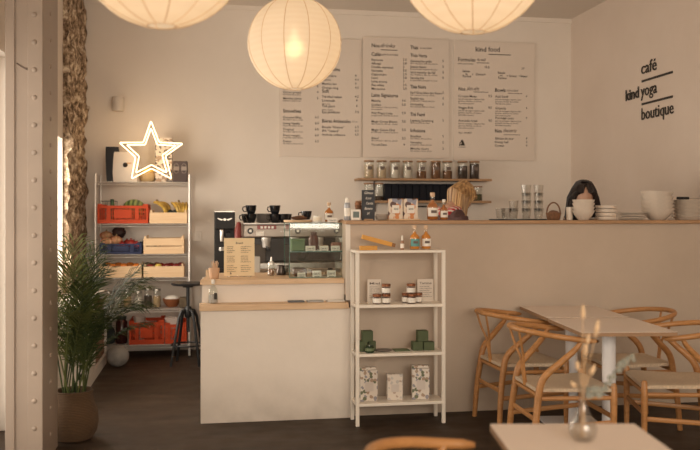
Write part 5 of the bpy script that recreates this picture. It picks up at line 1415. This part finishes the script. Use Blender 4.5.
# ================= people =================
SKIN=mat('skin_tone',(.48,.27,.18),.55,sss=.05)
def ellip(mb,c,r,rot=None): mb.ball(c,*r,n=20,m=14,rot=rot)
def person(name_label,X,Y,face,height,tiltf,shirt,hairm,hair_kind,armsup=True,scarf=False):
    """face: heading angle of the gaze in plan; head bowed by tiltf"""
    t=thing('person',name_label,'person',(X,Y,0),face)
    s=height/1.70
    def V(x,y,z): return Vector((x*s,y*s,z*s))
    # body: local +x is forward
    def limbs(mb,g=0,legs=True,arms=True,torso=True,head=True,lo=False):
        if legs:
            for sg in (-1,1):
                mb.tube([V(0,sg*.09,.93),V(0.01,sg*.095,.70),V(.015,sg*.095,.48),V(0,sg*.095,.30),V(-.01,sg*.095,.08)],[(.088+g)*s,(.078+g)*s,(.055+g)*s,(.055+g)*s,(.038+g)*s],12)
                if not lo: mb.ball(V(.06,sg*.098,.04),.125*s,.046*s,.04*s)
            mb.ball(V(0,0,.94),(.12+g)*s,(.165+g)*s,(.12+g)*s)
        if torso:
            mb.ball(V(0,0,.98),(.115+g)*s,(.155+g)*s,(.13+g)*s); mb.ball(V(.01,0,1.12),(.105+g)*s,(.135+g)*s,(.15+g)*s)
            mb.ball(V(.02,0,1.27),(.115+g)*s,(.155+g)*s,(.15+g)*s); mb.tube([V(.02,-.15,1.365),V(.02,.15,1.365)],(.052+g)*s,10)
        if arms:
            for sg in (-1,1):
                mb.tube([V(.02,sg*.165,1.365),V(.03,sg*.20,1.22),V(.05,sg*.215,1.09)],[(.050+g)*s,(.042+g)*s,(.037+g)*s],10)
                e=V(.05,sg*.215,1.09); wv=V(.27,sg*.15,1.04)
                if not lo:
                    mb.tube([e,e.lerp(wv,.5),wv],[.037*s,.034*s,.025*s],10)
                    d=(wv-e).normalized()
                    mb.tube([wv,wv+d*.04*s,wv+d*.085*s],[.026*s,.038*s,.036*s],10,flat=.45,up=(0,0,1))
                    pc=wv+d*.085*s; sd=Vector((-d.y,d.x,0)).normalized()
                    for i,(o_,ln) in enumerate(((-.027,.062),(-.009,.075),(.009,.07),(.026,.055))):
                        b=pc+sd*o_*s*sg; mb.tube([b-d*.02*s,b+d*ln*.45*s,b+d*ln*.8*s-Vector((0,0,.018*s)),b+d*ln*.9*s-Vector((0,0,.036*s))],[.0095*s,.009*s,.0085*s,.0075*s],8)
                    b=wv+d*.03*s-sd*.03*s*sg; mb.tube([b,b-sd*.03*s*sg+d*.025*s,b-sd*.04*s*sg+d*.055*s],[.011*s,.0105*s,.009*s],8)
                else:
                    mb.tube([e,e.lerp(wv,.45)],[(.037+g)*s,(.036+g)*s],10)
    body=MB(); limbs(body)
    nk=V(.025,0,1.40); 
    Rt=Matrix.Rotation(tiltf,3,'Y')
    def H(x,y,z): return nk+V(0,0,.03)+Rt@V(x,y,z)
    body.tube([V(.015,0,1.36),nk+V(0,0,.03),H(.01,0,.07)],[.06*s,.055*s,.055*s],12)
    body.ball(H(.005,0,.165),.098*s,.078*s,.112*s,rot=Rt); body.ball(H(.035,0,.105),.065*s,.055*s,.075*s,rot=Rt)
    body.ball(H(.06,0,.055),.03*s,.03*s,.025*s)
    body.tube([H(.09,0,.16),H(.112,0,.118)],[.012*s,.017*s],8)           # nose
    body.tube([H(.088,-.025,.078),H(.097,0,.080),H(.088,.025,.078)],[.006*s,.011*s,.006*s],8)   # mouth
    for sg in (-1,1):
        body.ball(H(0,sg*.082,.135),.018*s,.010*s,.032*s,rot=Rt); body.ball(H(.086,sg*.033,.168),.014*s,.022*s,.010*s)
    o=body.build('body',SKIN,t,True)
    rm=o.modifiers.new('r','REMESH'); rm.mode='VOXEL'; rm.voxel_size=.0075; rm.use_smooth_shade=True
    sm=o.modifiers.new('s','SMOOTH'); sm.factor=.5; sm.iterations=4
    for sg in (-1,1):
        MB().ball(H(.090,sg*.033,.152),.010*s,.012*s,.008*s).build('eye',mat('eye_dark',(.05,.03,.02),.2),t,True)
    sh=MB(); limbs(sh,.012,False,True,True,False,True); o=sh.build('shirt',shirt,t,True); rm=o.modifiers.new('r','REMESH'); rm.mode='VOXEL'; rm.voxel_size=.011; rm.use_smooth_shade=True; sm=o.modifiers.new('s','SMOOTH'); sm.iterations=6
    tr=MB(); limbs(tr,.012,True,False,False,False,True); o=tr.build('trousers',mat('dark_denim',(.03,.035,.05),.8),t,True); rm=o.modifiers.new('r','REMESH'); rm.mode='VOXEL'; rm.voxel_size=.011; rm.use_smooth_shade=True
    # hair
    rn=random.Random(4); hb=MB()
    hb.ball(H(-.022,0,.190),.094*s,.086*s,.094*s,rot=Rt)
    for i in range(300):
        az=rn.uniform(-PI,PI) 
        front=abs(az)<.75
        start=H(.03*math.cos(az)-.02,.03*math.sin(az),.292)
        a1=H(.098*math.cos(az)-.015,.090*math.sin(az),.225)
        if front:
            sgn=1 if az>0 else -1
            az2=sgn*1.42; a1=H(.078*math.cos(az)-.005,.060*math.sin(az)+sgn*.028,.252); a2=H(.10*math.cos(az2)-.02,.092*math.sin(az2),.16); ln=rn.uniform(.18,.34)
        else:
            az2=az; a2=H(.102*math.cos(az)-.02,.094*math.sin(az),.13); ln=rn.uniform(.22,.40)
        a3=a2+Vector((-.0,0,-ln*.5*s))+Rt@V(-.01 if hair_kind=='long' else 0,0,0); a4=a2+Vector((rn.uniform(-.02,.02),rn.uniform(-.02,.02),-ln*.8*s))
        if tiltf<.8:
            a2=a2+V(-.01,(.024 if a2.y>0 else -.024),0); a3=a3+V(-.01,(.040 if a3.y>0 else -.040),0); a4=a4+V(-.01,(.05 if a4.y>0 else -.05),0)
        cen=H(-.02,0,.10)-Vector((.05 if tiltf>.8 else 0,0,0)); cen.z=a4.z; a4=a4.lerp(cen,.45 if tiltf>.8 else .12); ca=cen.copy(); ca.z=a3.z; a3=a3.lerp(ca,.2 if tiltf>.8 else .0)
        j=Vector((rn.uniform(-.006,.006),rn.uniform(-.006,.006),rn.uniform(-.004,.004)))
        hb.tube([start,(start+a1)/2+V(0,0,.022)+j,a1+j,a2+j*1.5,a3+j*2,a4],[.006*s,.0075*s,.008*s,.0075*s,.006*s,.002*s],5)
    hb.build('hair',hairm,t,True)
    if scarf:
        m=MB(); pts=[]
        for i in range(49):
            a=2*PI*i/24; pts.append(V(.02+.085*math.cos(a),.10*math.sin(a),1.40+.012*math.sin(3*a)+.02*(i/48)))
        m.tube(pts,.028*s,8)
        m.tube([V(.08,.06,1.39),V(.12,.09,1.30),V(.13,.10,1.15)],[.03*s,.035*s,.03*s],8)
        sc,n,l,b=nt('red_stripe_scarf'); tc=n.new('ShaderNodeTexCoord'); w=n.new('ShaderNodeTexWave'); w.inputs['Scale'].default_value=16; w.bands_direction='DIAGONAL'; l.new(tc.outputs['Object'],w.inputs[0]); r_=n.new('ShaderNodeValToRGB'); r_.color_ramp.interpolation='CONSTANT'; r_.color_ramp.elements[0].color=(.45,.03,.03,1); r_.color_ramp.elements[1].position=.6; r_.color_ramp.elements[1].color=(.70,.58,.50,1); l.new(w.outputs[0],r_.inputs[0]); l.new(r_.outputs[0],b.inputs['Base Color']); b.inputs['Roughness'].default_value=.9
        m.build('scarf',sc,t,True)
    return t
BLOND=mat('blond_hair',(.62,.38,.17),.45,noise=.6,scale=3,stretch=(14,14,1),col2=(.22,.11,.045)); DHAIR=mat('dark_hair',(.022,.012,.010),.4,noise=.5,scale=5,stretch=(14,14,1))
person('blond person seen from behind, bowed over the work counter in a red striped scarf',XU(446.5,7.12),7.12,R(22),1.76,.95,mat('shirt_dark',(.10,.05,.045),.85),BLOND,'long',scarf=True)
person('dark haired person with bowed head behind the stacked bowls on the bar',XU(581.5,6.78),6.78,R(-105),1.70,.50,mat('shirt_black',(.03,.03,.03),.85),DHAIR,'long')

# ================= light =================
def area(name,loc,rot,sx,sy,power,col):
    ld=bpy.data.lights.new(name,'AREA'); ld.shape='RECTANGLE'; ld.size=sx; ld.size_y=sy; ld.energy=power; ld.color=col
    o=bpy.data.objects.new(name,ld); COL.objects.link(o); o.location=loc; o.rotation_euler=rot; return o
DAY=(1,.868,.722)
area('daylight_door',(XL-.3,(D0+D1)/2,1.3),(0,R(-90),0),2.3,2.2,45,DAY)
area('daylight_window',(XL-.3,(W0+W1)/2,1.5),(0,R(-90),0),1.2,1.5,68,DAY)
area('daylight_front',((FX0+FX1)/2,YF-.35,2.2),(R(90),0,0),3.7,2.0,262,DAY)
W=bpy.data.worlds.new('world'); S.world=W; W.use_nodes=True
bg=W.node_tree.nodes['Background']; bg.inputs[0].default_value=(1,.93,.84,1); bg.inputs[1].default_value=1.3

cam=bpy.data.cameras.new('camera'); co=bpy.data.objects.new('camera',cam); COL.objects.link(co)
co.location=(0,0,EYE); co.rotation_euler=(R(90),0,R(-9.7))
cam.sensor_width=36; cam.lens=F/700*36; cam.shift_y=-(225-HOR)/700; cam.clip_start=.05
cam.dof.use_dof=True; cam.dof.focus_distance=6.2; cam.dof.aperture_fstop=2.2
S.camera=co
S.view_settings.view_transform='Standard'; S.view_settings.look='None'; S.view_settings.exposure=0; S.view_settings.gamma=1
try: S.view_settings.use_curve_mapping=False
except Exception: pass
